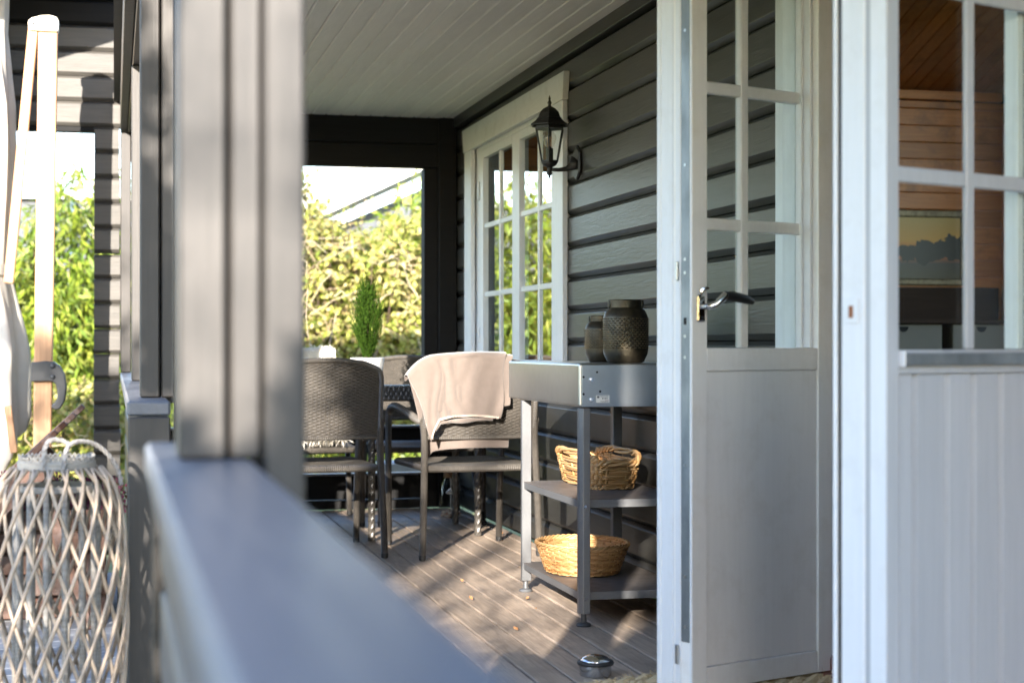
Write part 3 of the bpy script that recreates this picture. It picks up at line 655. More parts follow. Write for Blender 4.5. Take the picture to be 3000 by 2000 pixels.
# ------------------------------------------------------------------ metal jars
def jar(cx, cy, zb, Rr, H, label):
    t = thing('metal_jar', label, 'jar', (cx, cy, zb), group='embossed metal jars on the cart')
    pr_ = [(.001, .001), (Rr * .70, 0), (Rr * .80, .004), (Rr * .97, .03), (Rr, .045), (Rr, H * .715), (Rr * .97, H * .745), (Rr * .86, H * .83), (Rr * .70, H * .875), (Rr * .69, H * .99), (Rr * .72, H), (Rr * .66, H), (Rr * .64, H * .88), (Rr * .9, H * .7), (Rr * .9, .05), (.001, .02)]
    MB().lathe(pr_, 40, (cx, cy, zb)).build('body', 'brass', t, smooth=True)
    mb = MB(); rows = 14; z0, z1 = .048, H * .715; n = int(2 * math.pi * Rr / (.0155 if Rr > .07 else .014))
    for i in range(rows):
        z = zb + z0 + (z1 - z0) * (i + .5) / rows; hh = (z1 - z0) / rows * .52
        for k in range(n):
            a = 2 * math.pi * (k + .5 * (i % 2)) / n; ww = math.pi * Rr / n * .82
            ca_, sa_ = math.cos(a), math.sin(a); tx, ty = -sa_, ca_
            # raised crescent scale, open at the top
            base = (cx + Rr * ca_, cy + Rr * sa_)
            ring = []
            for q in range(7):
                an = math.pi * (1 + q / 6); ring.append((base[0] + tx * ww * math.cos(an) - ca_ * .0005, base[1] + ty * ww * math.cos(an) - sa_ * .0005, z + hh * math.sin(an) * 1.1 + hh * .4))
            apex = (base[0] + ca_ * .006, base[1] + sa_ * .006, z + hh * .35)
            o = len(mb.v); mb.v += ring + [apex]; mb.f += [(o + q, o + q + 1, o + 7) for q in range(6)]
    mb.build('embossed_scales', 'brass_hi', t, kind='stuff')
    for sgn in (-1, 1):
        lx = cx + sgn * Rr * .72 * .97; ly = cy - sgn * Rr * .72 * .2
        MB().prism([(-.006, H * .87), (.006, H * .87), (.008, H * .93), (.004, H * .99), (-.004, H * .99), (-.008, H * .93)], -.0015, .0015, lambda u, v, a: (lx + sgn * (.004 + a) + abs(v - H * .93) * sgn * -.1, ly + u, zb + v)).build('lug', 'iron', t)
    return t
jar(1.703, 5.474, .8715, .0775, .2155, 'larger embossed brown metal jar with wide neck, standing in front')
jar(1.722, 5.815, .8715, .064, .167, 'smaller embossed metal jar half hidden behind the larger jar')

# ------------------------------------------------------------------ wicker baskets on the shelves
def basket(name, label, cx, cy, zb, shape, H, rows, stakes, rr, flare, rim_r, handle=False):
    t = thing(name, label, 'basket', (cx, cy, zb), group='wicker baskets on the cart shelves')
    def pt(a, h, off=0):
        k = 1 + flare * h
        x, y = shape(a); l = math.hypot(x, y); return Vector((cx + x * k + x / l * off, cy + y * k + y / l * off, zb + .004 + h * H))
    weave = MB()
    ns = stakes * 3
    for i in range(rows):
        h = (i + .5) / rows
        for sub in ((-.25, 0), (.25, 0)):
            pts = []
            for k in range(ns + 1):
                a = 2 * math.pi * k / ns; pts.append(pt(a, h + sub[0] / rows, rr * 1.1 * math.cos(a * stakes / 2 + math.pi * i) + rng.uniform(-.15, .15) * rr) + Vector((0, 0, rng.uniform(-.2, .2) * rr)))
            weave.tube(pts, rr, 5, caps=False)
    weave.build('weave', 'honey', t, smooth='all', kind='stuff')
    sm = MB()
    for k in range(stakes):
        a = 2 * math.pi * (k + .0) / stakes; sm.tube([pt(a, 0), pt(a, .5), pt(a, 1.02)], rr * .95, 5)
    sm.build('stakes', 'honey', t, smooth='all', kind='stuff')
    rm = MB()
    def hz(a):
        return 0.0 if not handle else -.016 * (math.cos(2 * a) < -.55) + .012 * max(0, math.cos(2 * a)) 
    for j in range(3):
        pts = []
        nn = 90
        for k in range(nn + 1):
            a = 2 * math.pi * k / nn; tw = a * (16 if not handle else 11) + j * 2.094
            pts.append(pt(a, 1.0, rim_r * math.cos(tw)) + Vector((0, 0, rim_r * math.sin(tw) + rim_r + hz(a))))
        rm.tube(pts, rim_r * .72, 6, caps=False)
    rm.build('rim_braid', 'honey', t, smooth='all')
    bt = MB(); bt.grid(40, 2, lambda u, v: tuple(pt(2 * math.pi * u, 0) * v + Vector((cx, cy, zb + .004)) * (1 - v)), close=True); bt.build('base', 'honey', t)
    for j in range(2):
        pts = []
        for k in range(61):
            a = 2 * math.pi * k / 60; tw = a * 14 + j * 3.14
            pts.append(pt(a, 0, rr * math.cos(tw)) + Vector((0, 0, rr * math.sin(tw) + .003)))
        MB().tube(pts, rr * .9, 5, caps=False).build('foot_braid', 'honey', t, smooth='all')
    return t
def rrect(hx_, hy_, n=4.0):
    def f(a):
        c, s = math.cos(a), math.sin(a); return (hx_ * math.copysign(abs(c) ** (2 / n), c), hy_ * math.copysign(abs(s) ** (2 / n), s))
    return f
basket('wicker_basket', 'rectangular honey willow basket on the upper shelf of the cart', 1.735, 5.93, .4185, rrect(.083, .225, 5), .100, 6, 30, .0052, .20, .0085, True)
basket('wicker_basket', 'oval honey wicker basket on the bottom shelf of the cart', 1.652, 5.84, .1125, lambda a: (.128 * math.cos(a), .165 * math.sin(a)), .096, 10, 36, .0031, .26, .0055)

# ------------------------------------------------------------------ woven chairs
def ringtube(path, r, step=.0026, n=9):
    pts = []; path = [Vector(p) for p in path]
    # smooth the polyline with Catmull-Rom then resample
    fine = []
    for i in range(len(path) - 1):
        p0 = path[max(i - 1, 0)]; p1 = path[i]; p2 = path[i + 1]; p3 = path[min(i + 2, len(path) - 1)]
        for k in range(12):
            t = k / 12; fine.append(.5 * ((2 * p1) + (p2 - p0) * t + (2 * p0 - 5 * p1 + 4 * p2 - p3) * t * t + (3 * p1 - p0 - 3 * p2 + p3) * t ** 3))
    fine.append(path[-1]); cum = [0]
    for i in range(1, len(fine)): cum.append(cum[-1] + (fine[i] - fine[i - 1]).length)
    m = max(2, int(cum[-1] / step)); j = 0
    for k in range(m + 1):
        d = cum[-1] * k / m
        while j < len(cum) - 2 and cum[j + 1] < d: j += 1
        f = (d - cum[j]) / max(1e-9, cum[j + 1] - cum[j]); pts.append(fine[j].lerp(fine[j + 1], f))
    rr = [r * (1.0 if k % 2 else .86) for k in range(len(pts))]
    rr[0] = r * .7; rr[-1] = r * .7
    return MB().tube(pts, rr, n)
def woven(rows, cols, f, amp=.0022, sub=3, over=.62):
    """f(u, v, off): u in 0..1 across, v in 0..1 up; strands run across over upright stakes"""
    mb = MB(); n = cols * sub
    for i in range(rows):
        v0 = (i + .5 - over * .82) / rows; v1 = (i + .5 + over * .82) / rows; vm = (i + .5) / rows
        base = len(mb.v)
        for k in range(n + 1):
            u = k / n; o = amp * math.cos(math.pi * u * cols + math.pi * i)
            jit = rng.uniform(-.0004, .0004)
            mb.v += [tuple(f(u, v0, o - .0010 + jit)), tuple(f(u, vm, o + .0012 + jit)), tuple(f(u, v1, o - .0010 + jit))]
        for k in range(n):
            a = base + 3 * k
            mb.f += [(a, a + 3, a + 4, a + 1), (a + 1, a + 4, a + 5, a + 2)]
    for k in range(cols + 1):
        u = (k) / cols
        for du in (-.12 / cols, .12 / cols):
            base = len(mb.v); w = .085 / cols
            for q in range(7):
                v = q / 6; mb.v += [tuple(f(u + du - w, v, .0004)), tuple(f(u + du + w, v, .0004))]
            for q in range(6): a = base + 2 * q; mb.f.append((a, a + 1, a + 3, a + 2))
    return mb
def back_uv(u, v, off):
    U = 2 * u - 1; w = .252
    if v > .78: w = .252 - .075 + .075 * math.sqrt(max(0, 1 - ((v - .78) / .22) ** 2))
    z = .534 + .318 * v + .016 * (1 - U * U) * v
    y = -.272 - .045 * v - .028 * (1 - U * U) - off
    return (w * U, y, z)
def seat_uv(u, v, off):
    return (-.235 + .47 * u, -.262 + .52 * v, .408 - .010 * math.sin(math.pi * v) * math.sin(math.pi * u) + off + (.0 if v > .04 else -.004))
def make_chair(wm, label):
    t = thing('wicker_chair', label, 'chair')
    rr_ = .0165
    woven(46, 26, back_uv).build('backrest', wm, t, local=True, kind=None)
    # rolled border of the backrest
    edge = [back_uv(0, 0, 0)] + [back_uv(0, q / 12, 0) for q in range(1, 13)] + [back_uv(q / 12, 1, 0) for q in range(1, 12)] + [back_uv(1, 1 - q / 12, 0) for q in range(0, 13)]
    ringtube(edge, .0125, .004).build('back_border', wm, t, local=True, smooth=False)
    ringtube([back_uv(q / 8, -.015, 0) for q in range(9)], .0095, .004).build('back_border', wm, t, local=True)
    woven(44, 24, seat_uv).build('seat', wm, t, local=True)
    ringtube([(-.24, -.268, .395), (0, -.272, .393), (.24, -.268, .395)], .0175, .0045).build('seat_rail', wm, t, local=True)
    ringtube([(-.24, .262, .395), (0, .27, .393), (.24, .262, .395)], .0175, .0045).build('seat_rail', wm, t, local=True)
    for sg in (-1, 1): ringtube([(sg * .238, -.262, .395), (sg * .242, .262, .395)], .015, .0045).build('seat_rail', wm, t, local=True)
    for sg in (-1, 1):
        l = ringtube([(sg * .268, -.30, .012), (sg * .262, -.297, .2), (sg * .255, -.285, .40), (sg * .253, -.276, .545), (sg * .26, -.268, .60)], rr_).build('leg', wm, t, local=True)
        MB().lathe([(.011, 0), (.0155, .003), (.0165, .02), (.015, .022)], 12, (sg * .268, -.30, 0)).build('foot_cap', 'bottom', l, local=True)
        l = ringtube([(sg * .270, .305, .012), (sg * .272, .300, .25), (sg * .277, .285, .45), (sg * .283, .255, .60), (sg * .284, .215, .640)], rr_).build('leg', wm, t, local=True)
        MB().lathe([(.011, 0), (.0155, .003), (.0165, .02), (.015, .022)], 12, (sg * .270, .305, 0)).build('foot_cap', 'bottom', l, local=True)
        ringtube([(sg * .284, .215, .640), (sg * .287, .12, .655), (sg * .285, -.05, .640), (sg * .272, -.20, .612), (sg * .26, -.268, .60)], .018).build('armrest', wm, t, local=True)
    return t
GCH = 'wicker armchairs round the porch table'
ch = make_chair('wick', 'woven dark wicker armchair on the left, its bare back to the camera'); ch['group'] = GCH
ch.location = (.868, 7.545, 0); ch.rotation_euler = (0, 0, R(4))
chB = copy_tree(ch); chB['label'] = 'woven dark wicker armchair with a beige blanket over its back'
chB.location = (1.545, 7.462, 0); chB.rotation_euler = (0, 0, R(4.5))
ch3 = copy_tree(ch); ch3['label'] = 'wicker armchair across the table under a white sheepskin'; ch3.location = (.985, 8.87, 0); ch3.rotation_euler = (0, 0, R(178))
ch4 = copy_tree(ch); ch4['label'] = 'dark wicker armchair across the table, behind the blanket, in shade'; ch4.location = (1.60, 8.83, 0); ch4.rotation_euler = (0, 0, R(181))

# table
tb = thing('wicker_table', 'black woven dining table with glass top between the wicker chairs', 'table', (1.0, 8.27, 0))
def apron(x0, y0, x1, y1):
    nx, ny = (y1 - y0), -(x1 - x0); l = math.hypot(nx, ny); nx /= l; ny /= l
    cols = int(l / .02)
    def f(u, v, o): return (x0 + (x1 - x0) * v + nx * o, y0 + (y1 - y0) * v + ny * o, .675 + .062 * u)
    woven(int(l / .012), 3, f, amp=.002).build('apron', 'wickd', tb)
apron(.16, 7.885, 1.80, 7.885); apron(1.80, 7.885, 1.80, 8.62)
simple('table_frame', 'wickd', tb, (.165, 1.795, 7.90, 8.615, .665, .735), bevel=.004)
MB().box(.15, 1.81, 7.872, 8.632, .7385, .7455).build('glass_top', 'cglass', tb, bevel=.001)
for (x, y) in ((1.195, 7.905), (1.735, 8.01), (.22, 7.93), (.22, 8.56), (1.735, 8.56)):
    MB().tube([(x, y, .002 + .663 * q / 80) for q in range(81)], .0165, 12, twist=(.10, 4, 160)).build('leg', 'wick', tb)

# fleece blanket over the back of the second chair
bl = thing('blanket', 'beige fleece blanket draped over the back of the right-hand wicker chair', 'blanket', (1.45, 7.17, .8))
CR = Matrix.Translation(Vector((1.545, 7.462, 0))) @ Matrix.Rotation(R(4.5), 4, 'Z')
def blank(front_len, back_len, x0, x1, lift, hemf):
    def f(u, v):
        # v 0 -> outer hem, 1 -> inner hem
        xx = x0 + (x1 - x0) * u
        L1 = hemf(u) * front_len; tot = L1 + .05 + back_len; s = v * tot
        U = max(-1.0, min(1.0, xx / .252)); zt = .866 + .016 * (1 - U * U) + lift
        over = max(0, -.235 - xx)              # part hanging past the left corner
        zt -= over * over * 5.5 + over * .15
        if xx > .17: zt -= (xx - .17) * .1
        yb = -.272 - .045 - .028 * (1 - U * U)
        if s < L1:
            d = (L1 - s); z = zt - d; y = yb - .026 - lift - .008 * math.sin(u * 9 + d * 5) - .035 * min(1, d / .25) * (.5 + .5 * math.sin(u * 5.2 + 1.2)) + d * .02
            y += .012 * math.exp(-((u - .30 - .55 * d) / .035) ** 2) - .010 * math.exp(-((u - .36 - .62 * d) / .05) ** 2) + .008 * math.exp(-((u - .66 + .3 * d) / .06) ** 2) + .004 * math.sin(u * 31 + d * 22) * min(1, d / .2)
            wob = .010 * math.sin(d * 18 + u * 4)
        elif s < L1 + .05:
            a = (s - L1) / .05 * math.pi; y = yb - .0 - (.026 + lift) * math.cos(a); z = zt + .014 * math.sin(a); wob = 0
        else:
            d = s - L1 - .05; z = zt - d * 1.0; y = yb + .03 + lift + .012 * math.sin(u * 7) + d * .10; wob = .006 * math.sin(u * 12 + d * 9)
        xs = xx + wob - .02 * max(0, (zt - z)) * (1 - 2 * u) + over * (.15 * (zt - z) / .3)
        if u > .5: xs -= (zt - z) * .16 * (u - .5) * 2 if s < L1 else 0
        if u < .4: xs += max(0, zt - z) * (.34 if s < L1 else .22) * (1 - u / .4)
        return CR @ Vector((xs, y, z))
    return f
def addcloth(name, fn, nu, nv, th):
    o = MB().grid(nu, nv, fn).build(name, 'fleece', bl, smooth='all')
    md = o.modifiers.new('thickness', 'SOLIDIFY'); md.thickness = th; md.offset = 0
    sb_ = o.modifiers.new('soft', 'SUBSURF'); sb_.levels = 1; sb_.render_levels = 1
    return o
addcloth('outer_layer', blank(.275, .02, -.345, .095, .008, lambda u: 1.0 - .05 * math.sin(u * 3.1)), 46, 40, .0045)
addcloth('inner_layer', blank(.24, .40, -.33, .128, 0, lambda u: .85 + .12 * math.sin(u * 3.0)), 40, 50, .004)
fo = blank(.275, .02, -.345, .095, .008, lambda u: 1.0 - .05 * math.sin(u * 3.1))
mb = MB()
for q in range(80):
    a = fo(.03 + .94 * q / 80, 0.0); b_ = fo(.03 + .94 * (q + .3) / 80, .02); mb.tube([a + Vector((0, -.004, -.003)), b_ + Vector((0, -.006, 0))], .0013, 4)
mb.build('hem_stitching', 'thread', bl)
pts = []
for q in range(40):
    u = q / 39; b_ = fo(.10 + .80 * u, 0.0); pts.append(b_ + Vector((0, .012, -.004 - .016 * math.sin(math.pi * u))))
MB().tube(pts, [.009 + .003 * math.sin(q * .35) for q in range(40)], 8).build('rolled_hem', 'fleece', bl, smooth='all')

# ------------------------------------------------------------------ sheepskin over the chair across the table
sk = thing('sheepskin', 'fluffy white sheepskin over the chair across the table', 'sheepskin', (.95, 9.0, .6))
C3 = Matrix.Translation(Vector((.985, 8.87, 0))) @ Matrix.Rotation(R(178), 4, 'Z')
def skin(u, v):
    x = (-.21 + .44 * u) * (1 - .1 * math.sin(v * 9)); s = v * 1.25
    if s < .16: p_ = (x, -.36 - .0, .74 + s * 1.0)
    elif s < .22: a = (s - .16) / .06 * math.pi; p_ = (x, -.33 - .03 * math.cos(a), .90 + .02 * math.sin(a))
    elif s < .66: p_ = (x, -.30 + (s - .22) * .10, .90 - (s - .22))
    else: p_ = (x, -.25 + (s - .66), .455 - .05 * max(0, s - 1.1))
    return C3 @ Vector(p_)
MB().grid(20, 40, skin).build('hide', 'wool', sk, smooth='all')
hv = []
for q in range(5200):
    u = rng.random(); v = rng.random(); p0 = skin(u, v); e = .01
    nrm = (skin(min(1, u + e), v) - skin(max(0, u - e), v)).cross(skin(u, min(1, v + e)) - skin(u, max(0, v - e)))
    if nrm.length < 1e-9: continue
    nrm.normalize(); nrm = -nrm if (nrm.z < 0 and v > .5) or (C3.to_3x3() @ Vector((0, 1, 0))).dot(nrm) < -.3 and v > .2 else nrm
    sgn = rng.choice((1, 1, -1)); d = (nrm * sgn + Vector((rng.gauss(0, .5), rng.gauss(0, .5), rng.gauss(-.2, .5)))).normalized()
    sd = d.orthogonal().normalized() * .0025; ln = rng.uniform(.02, .042)
    m1 = p0 + d * ln * .6 + Vector((0, 0, -.004)); e1 = p0 + d * ln + Vector((rng.gauss(0, .006), rng.gauss(0, .006), -.012))
    hv.append([p0 - sd, p0 + sd, m1 + sd * .8, e1])
MB().quads(np.array([[list(a) for a in q] for q in hv])).build('wool_tufts', 'wool', sk, kind='stuff')

# ------------------------------------------------------------------ potted conifer
pt_ = thing('potted_conifer', 'small upright conifer in a white pot on the wicker table', 'plant', (1.208, 8.14, .746))
PX, PY = 1.210, 8.142
pot = MB(); pot.grid(48, 8, lambda u, v: (PX + (.066 + .019 * v) * (1 + .012 * math.sin(2 * math.pi * u * 12 + 2 * math.sin(v * 4))) * math.cos(2 * math.pi * u), PY + (.066 + .019 * v) * (1 + .012 * math.sin(2 * math.pi * u * 12 + 2 * math.sin(v * 4))) * math.sin(2 * math.pi * u), .7465 + .1235 * v), close=True)
pot.lathe([(.085, .87), (.079, .872), (.075, .85)], 48, (PX, PY, 0)).lathe([(.001, .7467), (.066, .7467)], 40, (PX, PY, 0))
pot.build('pot', 'pot', pt_, smooth='all')
MB().lathe([(.001, .851), (.0755, .850)], 24, (PX, PY, 0)).build('soil', 'bark', pt_)
MB().tube([(PX, PY, .85), (PX, PY, 1.1)], [.008, .004], 8).build('trunk', 'bark', pt_)
cl = []; tips = []
def crown_r(h):       # 0..1
    return .098 * min(1.0, (h + .05) / .30) ** .7 * (1 - max(0, (h - .45) / .55) ** 2.0 * .72)
for q in range(640):
    h = rng.random() ** .9; a = rng.uniform(0, 6.283); r0 = crown_r(h) * math.sqrt(rng.random()) * .95
    base = Vector((PX + r0 * .55 * math.cos(a), PY + r0 * .55 * math.sin(a), 0.862 + h * .318))
    end = Vector((PX + r0 * math.cos(a), PY + r0 * math.sin(a), base.z + rng.uniform(.05, .10) * (1 if h < .8 else 1.0)))
    tips.append((base, end))
for ex, hh in ((-.024, .432), (.030, .438), (-.026, .425), (.033, .42), (.004, .37), (.055, .34), (-.058, .335), (.075, .27), (-.08, .28), (-.035, .39), (.042, .385)):
    tips.append((Vector((PX + ex * .8, PY + rng.uniform(-.02, .02), .865 + hh - .14)), Vector((PX + ex, PY, .865 + hh))))
for base, end in tips:
    d = end - base; n = 15
    for k in range(n):
        f = k / n; p0 = base + d * f; az = rng.uniform(0, 6.283)
        dirv = (d.normalized() * .9 + Vector((math.cos(az), math.sin(az), .1)) * .55).normalized(); ln = rng.uniform(.010, .018) * (1 - .35 * f)
        sd = dirv.cross(Vector((math.cos(az * 2.1), math.sin(az * 2.1), .3))).normalized() * .0021
        cl.append([p0 - sd, p0 + sd, p0 + dirv * ln + sd * .4, p0 + dirv * ln - sd * .4])
MB().quads(np.array([[list(a) for a in q] for q in cl])).build('foliage', 'conifer', pt_, kind='stuff')

# ------------------------------------------------------------------ wall lantern
wlm = thing('wall_lantern', 'black six-sided carriage lantern bracketed to the dark wall beside the window', 'lamp', (1.93, 6.87, 1.71))
LX, LY = 1.800, 6.87
def hexl(prof, name, m='iron', bevel=0, n=6):
    return MB().lathe(prof, n, (LX, LY, 0), rot=R(12)).build(name, m, wlm, bevel=bevel)
hexl([(.088, 1.862), (.088, 1.866), (.062, 1.886), (.060, 1.893), (.053, 1.897), (.046, 1.918), (.030, 1.934), (.012, 1.944), (.001, 1.946)], 'roof')
MB().lathe([(.012, 1.940), (.007, 1.948), (.006, 1.953), (.010, 1.960), (.006, 1.967), (.004, 1.972), (.0055, 1.978), (.001, 1.992)], 12, (LX, LY, 0)).build('finial', 'iron', wlm, smooth='all')
hexl([(.078, 1.8605), (.066, 1.8605), (.066, 1.848), (.064, 1.848), (.06, 1.86)], 'roof_ring')
hexl([(.036, 1.708), (.040, 1.708), (.040, 1.715), (.034, 1.716)], 'bottom_ring')
MB().lathe([(.036, 1.708), (.03, 1.698), (.022, 1.692), (.016, 1.690), (.010, 1.683), (.012, 1.676), (.009, 1.668), (.014, 1.663), (.010, 1.655), (.004, 1.652), (.0065, 1.645), (.001, 1.640)], 14, (LX, LY, 0)).build('base_finial', 'iron', wlm, smooth='all')
for k in range(6):
    a = R(12) + k * math.pi / 3; a2 = a + math.pi / 3
    p0 = (LX + .0645 * math.cos(a), LY + .0645 * math.sin(a), 1.85); p1 = (LX + .0375 * math.cos(a), LY + .0375 * math.sin(a), 1.712)
    MB().tube([p1, p0], .0032, 5).build('glazing_bar', 'iron', wlm)
    q0 = (LX + .063 * math.cos(a2), LY + .063 * math.sin(a2), 1.85); q1 = (LX + .0365 * math.cos(a2), LY + .0365 * math.sin(a2), 1.712)
    p0 = (LX + .063 * math.cos(a), LY + .063 * math.sin(a), 1.85); p1 = (LX + .0365 * math.cos(a), LY + .0365 * math.sin(a), 1.712)
    MB().add([p1, q1, q0, p0], [(0, 1, 2, 3)]).build('pane', 'cglass', wlm)
MB().lathe([(.001, 1.708), (.0155, 1.708), (.0155, 1.764), (.013, 1.768)], 14, (LX, LY, 0)).build('socket', 'iron', wlm, smooth=True)
bb = MB().lathe([(.011, 1.765), (.013, 1.772), (.024, 1.79), (.0285, 1.808), (.026, 1.824), (.016, 1.836), (.001, 1.84)], 18, (LX, LY, 0)).build('bulb', 'bulb', wlm, smooth='all')
mb = MB()
for k in range(4): an = k * 1.57; mb.tube([(LX + .006 * math.cos(an), LY + .006 * math.sin(an), 1.775), (LX + .009 * math.cos(an), LY + .009 * math.sin(an), 1.815)], .0013, 5)
mb.build('filament', 'fil', bb)
mb = MB(); mb.tube([(LX, LY, 1.678), (LX + .04, LY, 1.677), (LX + .075, LY, 1.682), (LX + .10, LY, 1.695), (LX + .118, LY, 1.71)], [.008, .0085, .011, .02, .036], 12); mb.build('bracket_arm', 'iron', wlm, smooth='all')
poly = [(-.045, -.045), (-.05, 0), (-.045, .045), (0, .078), (.045, .045), (.05, 0), (.045, -.045), (0, -.075)]
MB().prism(poly, 1.915, 1.9305, lambda u, v, a: (a, LY + u, 1.708 + v)).build('back_plate', 'iron', wlm, bevel=.005)

# ------------------------------------------------------------------ small floor things
ds = thing('door_stop', 'round polished steel door stop with a black rubber ring on the deck', 'door stop', (1.325, 4.545, 0))
MB().lathe([(.044, .0005), (.045, .002), (.045, .030), (.044, .031)], 40, (1.325, 4.545, 0)).build('steel_body', 'satin', ds, smooth=True)
MB().lathe([(.043, .0305), (.0505, .031), (.0525, .036), (.0505, .041), (.043, .0415)], 40, (1.325, 4.545, 0)).build('rubber_ring', 'bottom', ds, smooth='all')
MB().lathe([(.045, .041), (.043, .045), (.033, .0525), (.018, .0575), (.001, .0585)], 40, (1.325, 4.545, 0)).build('dome', 'chrome', ds, smooth='all')

mat_ = thing('doormat', 'braided jute doormat with frayed edges under the left door leaf', 'doormat', (1.6, 4.2, 0))
mo = Vector((1.20, 4.300, 0)); mu_ = Vector((DU.x, DU.y, 0)); mv_ = Vector((DU.y, -DU.x, 0))
fr = []
for i in range(11):
    for j in range(2):
        pts = [mo + mu_ * (.012 * math.sin(i * 2.1) + q * .0115) + mv_ * (.012 + i * .034 + (.008 if j else -.008) * math.cos(q * .55 + j * 0)) + Vector((0, 0, .014 + .007 * math.cos(q * .55 * 1 + 1.57 + j * 3.14))) for q in range(62)]
        MB().tube(pts, .0115, 7, twist=(.13, 3, 190)).build('braid', 'jute', mat_, smooth=False)
for q in range(1500):
    i = rng.randrange(11); p0 = mo + mu_ * rng.uniform(0, .70) + mv_ * (.012 + i * .034 + rng.gauss(0, .012)) + Vector((0, 0, rng.uniform(.012, .027)))
    if q < 260: p0 = mo + mu_ * rng.uniform(-.01, .71) + mv_ * rng.uniform(-.006, .004) + Vector((0, 0, rng.uniform(.008, .026)))
    d = Vector((rng.gauss(0, 1), rng.gauss(0, 1), rng.uniform(.05, .9))).normalized(); ln = rng.uniform(.012, .035); sd = d.orthogonal().normalized() * .0007
    fr.append([p0 - sd, p0 + sd, p0 + d * ln * .6 + sd, p0 + d * ln + Vector((0, 0, -.004))])
MB().quads(np.array([[list(a) for a in q] for q in fr])).build('loose_fibres', 'jute', mat_, kind='stuff')

for i, (x, y, lab) in enumerate(((1.275, 5.30, 'dry curled leaf on the shaded deck left of the door stop'), (1.47, 5.93, 'pale dry leaf in the sun patch before the cart'), (1.27, 5.98, 'small tan leaf in the sun patch below the blanketed chair'),
                               (1.60, 5.62, 'rusty dry leaf beside the front leg of the cart'), (1.86, 8.02, 'yellowish leaf on the deck against the wall'), (1.33, 6.43, 'tiny pale leaf on the deck between the cart and the chairs'))):
    a = rng.uniform(0, 6.28); mb = MB()
    mb.grid(5, 4, lambda u, v: (x + .016 * ((u - .5) * math.cos(a) - (v - .5) * (1 - abs(2 * u - 1)) * math.sin(a)), y + .016 * ((u - .5) * math.sin(a) + (v - .5) * (1 - abs(2 * u - 1)) * math.cos(a)), .003 + .009 * (2 * v - 1) ** 2 + .006 * u))
    tag(mb.build('dry_leaf', 'dead'), lab, 'leaf', 'dry leaves lying on the deck')

mb = MB()
for q in range(150):
    if q < 90: x = 1.925 - abs(rng.gauss(0, .02)); y = rng.uniform(4.8, 9.4)
    else: x = .17 + .105 * rng.randrange(1, 17) + .024 + rng.gauss(0, .006); y = rng.uniform(3.5, 9.3)
    a = rng.uniform(0, 6.28); r = rng.uniform(.002, .006)
    mb.add([(x + r * math.cos(a), y + r * math.sin(a), .0022), (x + r * math.cos(a + 2), y + r * math.sin(a + 2), .0025 + r * .5), (x + r * math.cos(a + 4), y + r * math.sin(a + 4), .0022)], [(0, 1, 2)])
lt = mb.build('leaf_litter', 'dead', deck, kind='stuff')
bo = thing('bottle_lantern', 'clear glass bottle lantern with cork and pebbles on the deck by the wall', 'lantern', (1.785, 8.93, 0))
BX, BY = 1.785, 8.93
MB().lathe([(.001, .003), (.064, .002), (.066, .006), (.065, .05), (.060, .12), (.048, .18), (.036, .205), (.035, .228), (.038, .232)], 28, (BX, BY, 0)).build('glass_body', 'cglass', bo, smooth='all')
MB().lathe([(.034, .215), (.040, .216), (.040, .243), (.001, .244)], 20, (BX, BY, 0)).build('cork', 'cork', bo)
mb = MB()
for q in range(70):
    r0 = .052 * math.sqrt(rng.random()); a = rng.uniform(0, 6.28); mb.sphere((BX + r0 * math.cos(a), BY + r0 * math.sin(a), .008 + .022 * rng.random()), rng.uniform(.006, .011), 6, 4, (1, 1, .75))
mb.build('pebbles', 'pebble', bo, smooth='all', kind='stuff')
MB().sphere((BX, BY - .01, .135), .026, 10, 6, (1.2, .8, .5)).build('light_float', 'wax', bo, smooth='all')
MB().tube([(BX, BY, .03), (BX, BY, .215)], .003, 6).build('stem', 'wax', bo)
MB().tube([(BX - .02, BY - .036, .243), (BX + .02, BY - .05, .20), (BX + .055, BY - .05, .14), (BX + .064, BY - .04, .11)], .0018, 6).build('wire', 'black_pl', bo)

pl_ = MB().tube([(1.86, 8.46, .014), (1.895, 8.90, .30), (1.90, 9.0, .40)], .018, 10).build('leaning_pole', 'wickd'); tag(pl_, 'dark pole leaning against the wall behind the blanketed chair', 'pole')

# ------------------------------------------------------------------ rattan floor lantern at the left
rl = thing('rattan_lantern', 'tall weathered rattan lantern with diamond lattice and rope handle beside the parapet', 'lantern', (-.136, 4.26, -.298))
RX, RY = -.136, 4.26
def rprof(z):            # z 0..0.93 above the ground
    h = z / .93
    if h > .62: return .086 + .082 * max(0, 1 - ((h - .62) / .385) ** 2.7) ** .44
    return .168 - .055 * ((.62 - h) / .62) ** 1.6
def cane_mesh(sg):
    pts = []
    for q in range(34):
        z = .005 + .925 * q / 33; a = sg * 2.35 * (z - .45); r = rprof(z) + sg * .003; pts.append((r * math.cos(a), r * math.sin(a), z))
    return MB().tube(pts, [.0047 + .0006 * math.sin(q * 1.7) for q in range(34)], 6)
for sg in (-1, 1):
    me = None
    for k in range(20):
        if me is None:
            o = cane_mesh(sg).build('cane', 'cane', rl, smooth='all', local=True); me = o.data
        else:
            o = bpy.data.objects.new('cane', me); COL.objects.link(o); attach(o, rl, True)
        o.rotation_euler = (0, 0, 2 * math.pi * (k + .3 * (sg > 0)) / 20 + rng.uniform(-.03, .03))
me = None
for k in range(14):
    if me is None:
        o = MB().tube([(.098, 0, .02), (.099, 0, .45), (.097, 0, .885)], .0075, 8).build('upright_rod', 'greywood', rl, smooth='all', local=True); me = o.data
    else:
        o = bpy.data.objects.new('upright_rod', me); COL.objects.link(o); attach(o, rl, True)
    o.rotation_euler = (0, 0, 2 * math.pi * k / 14)
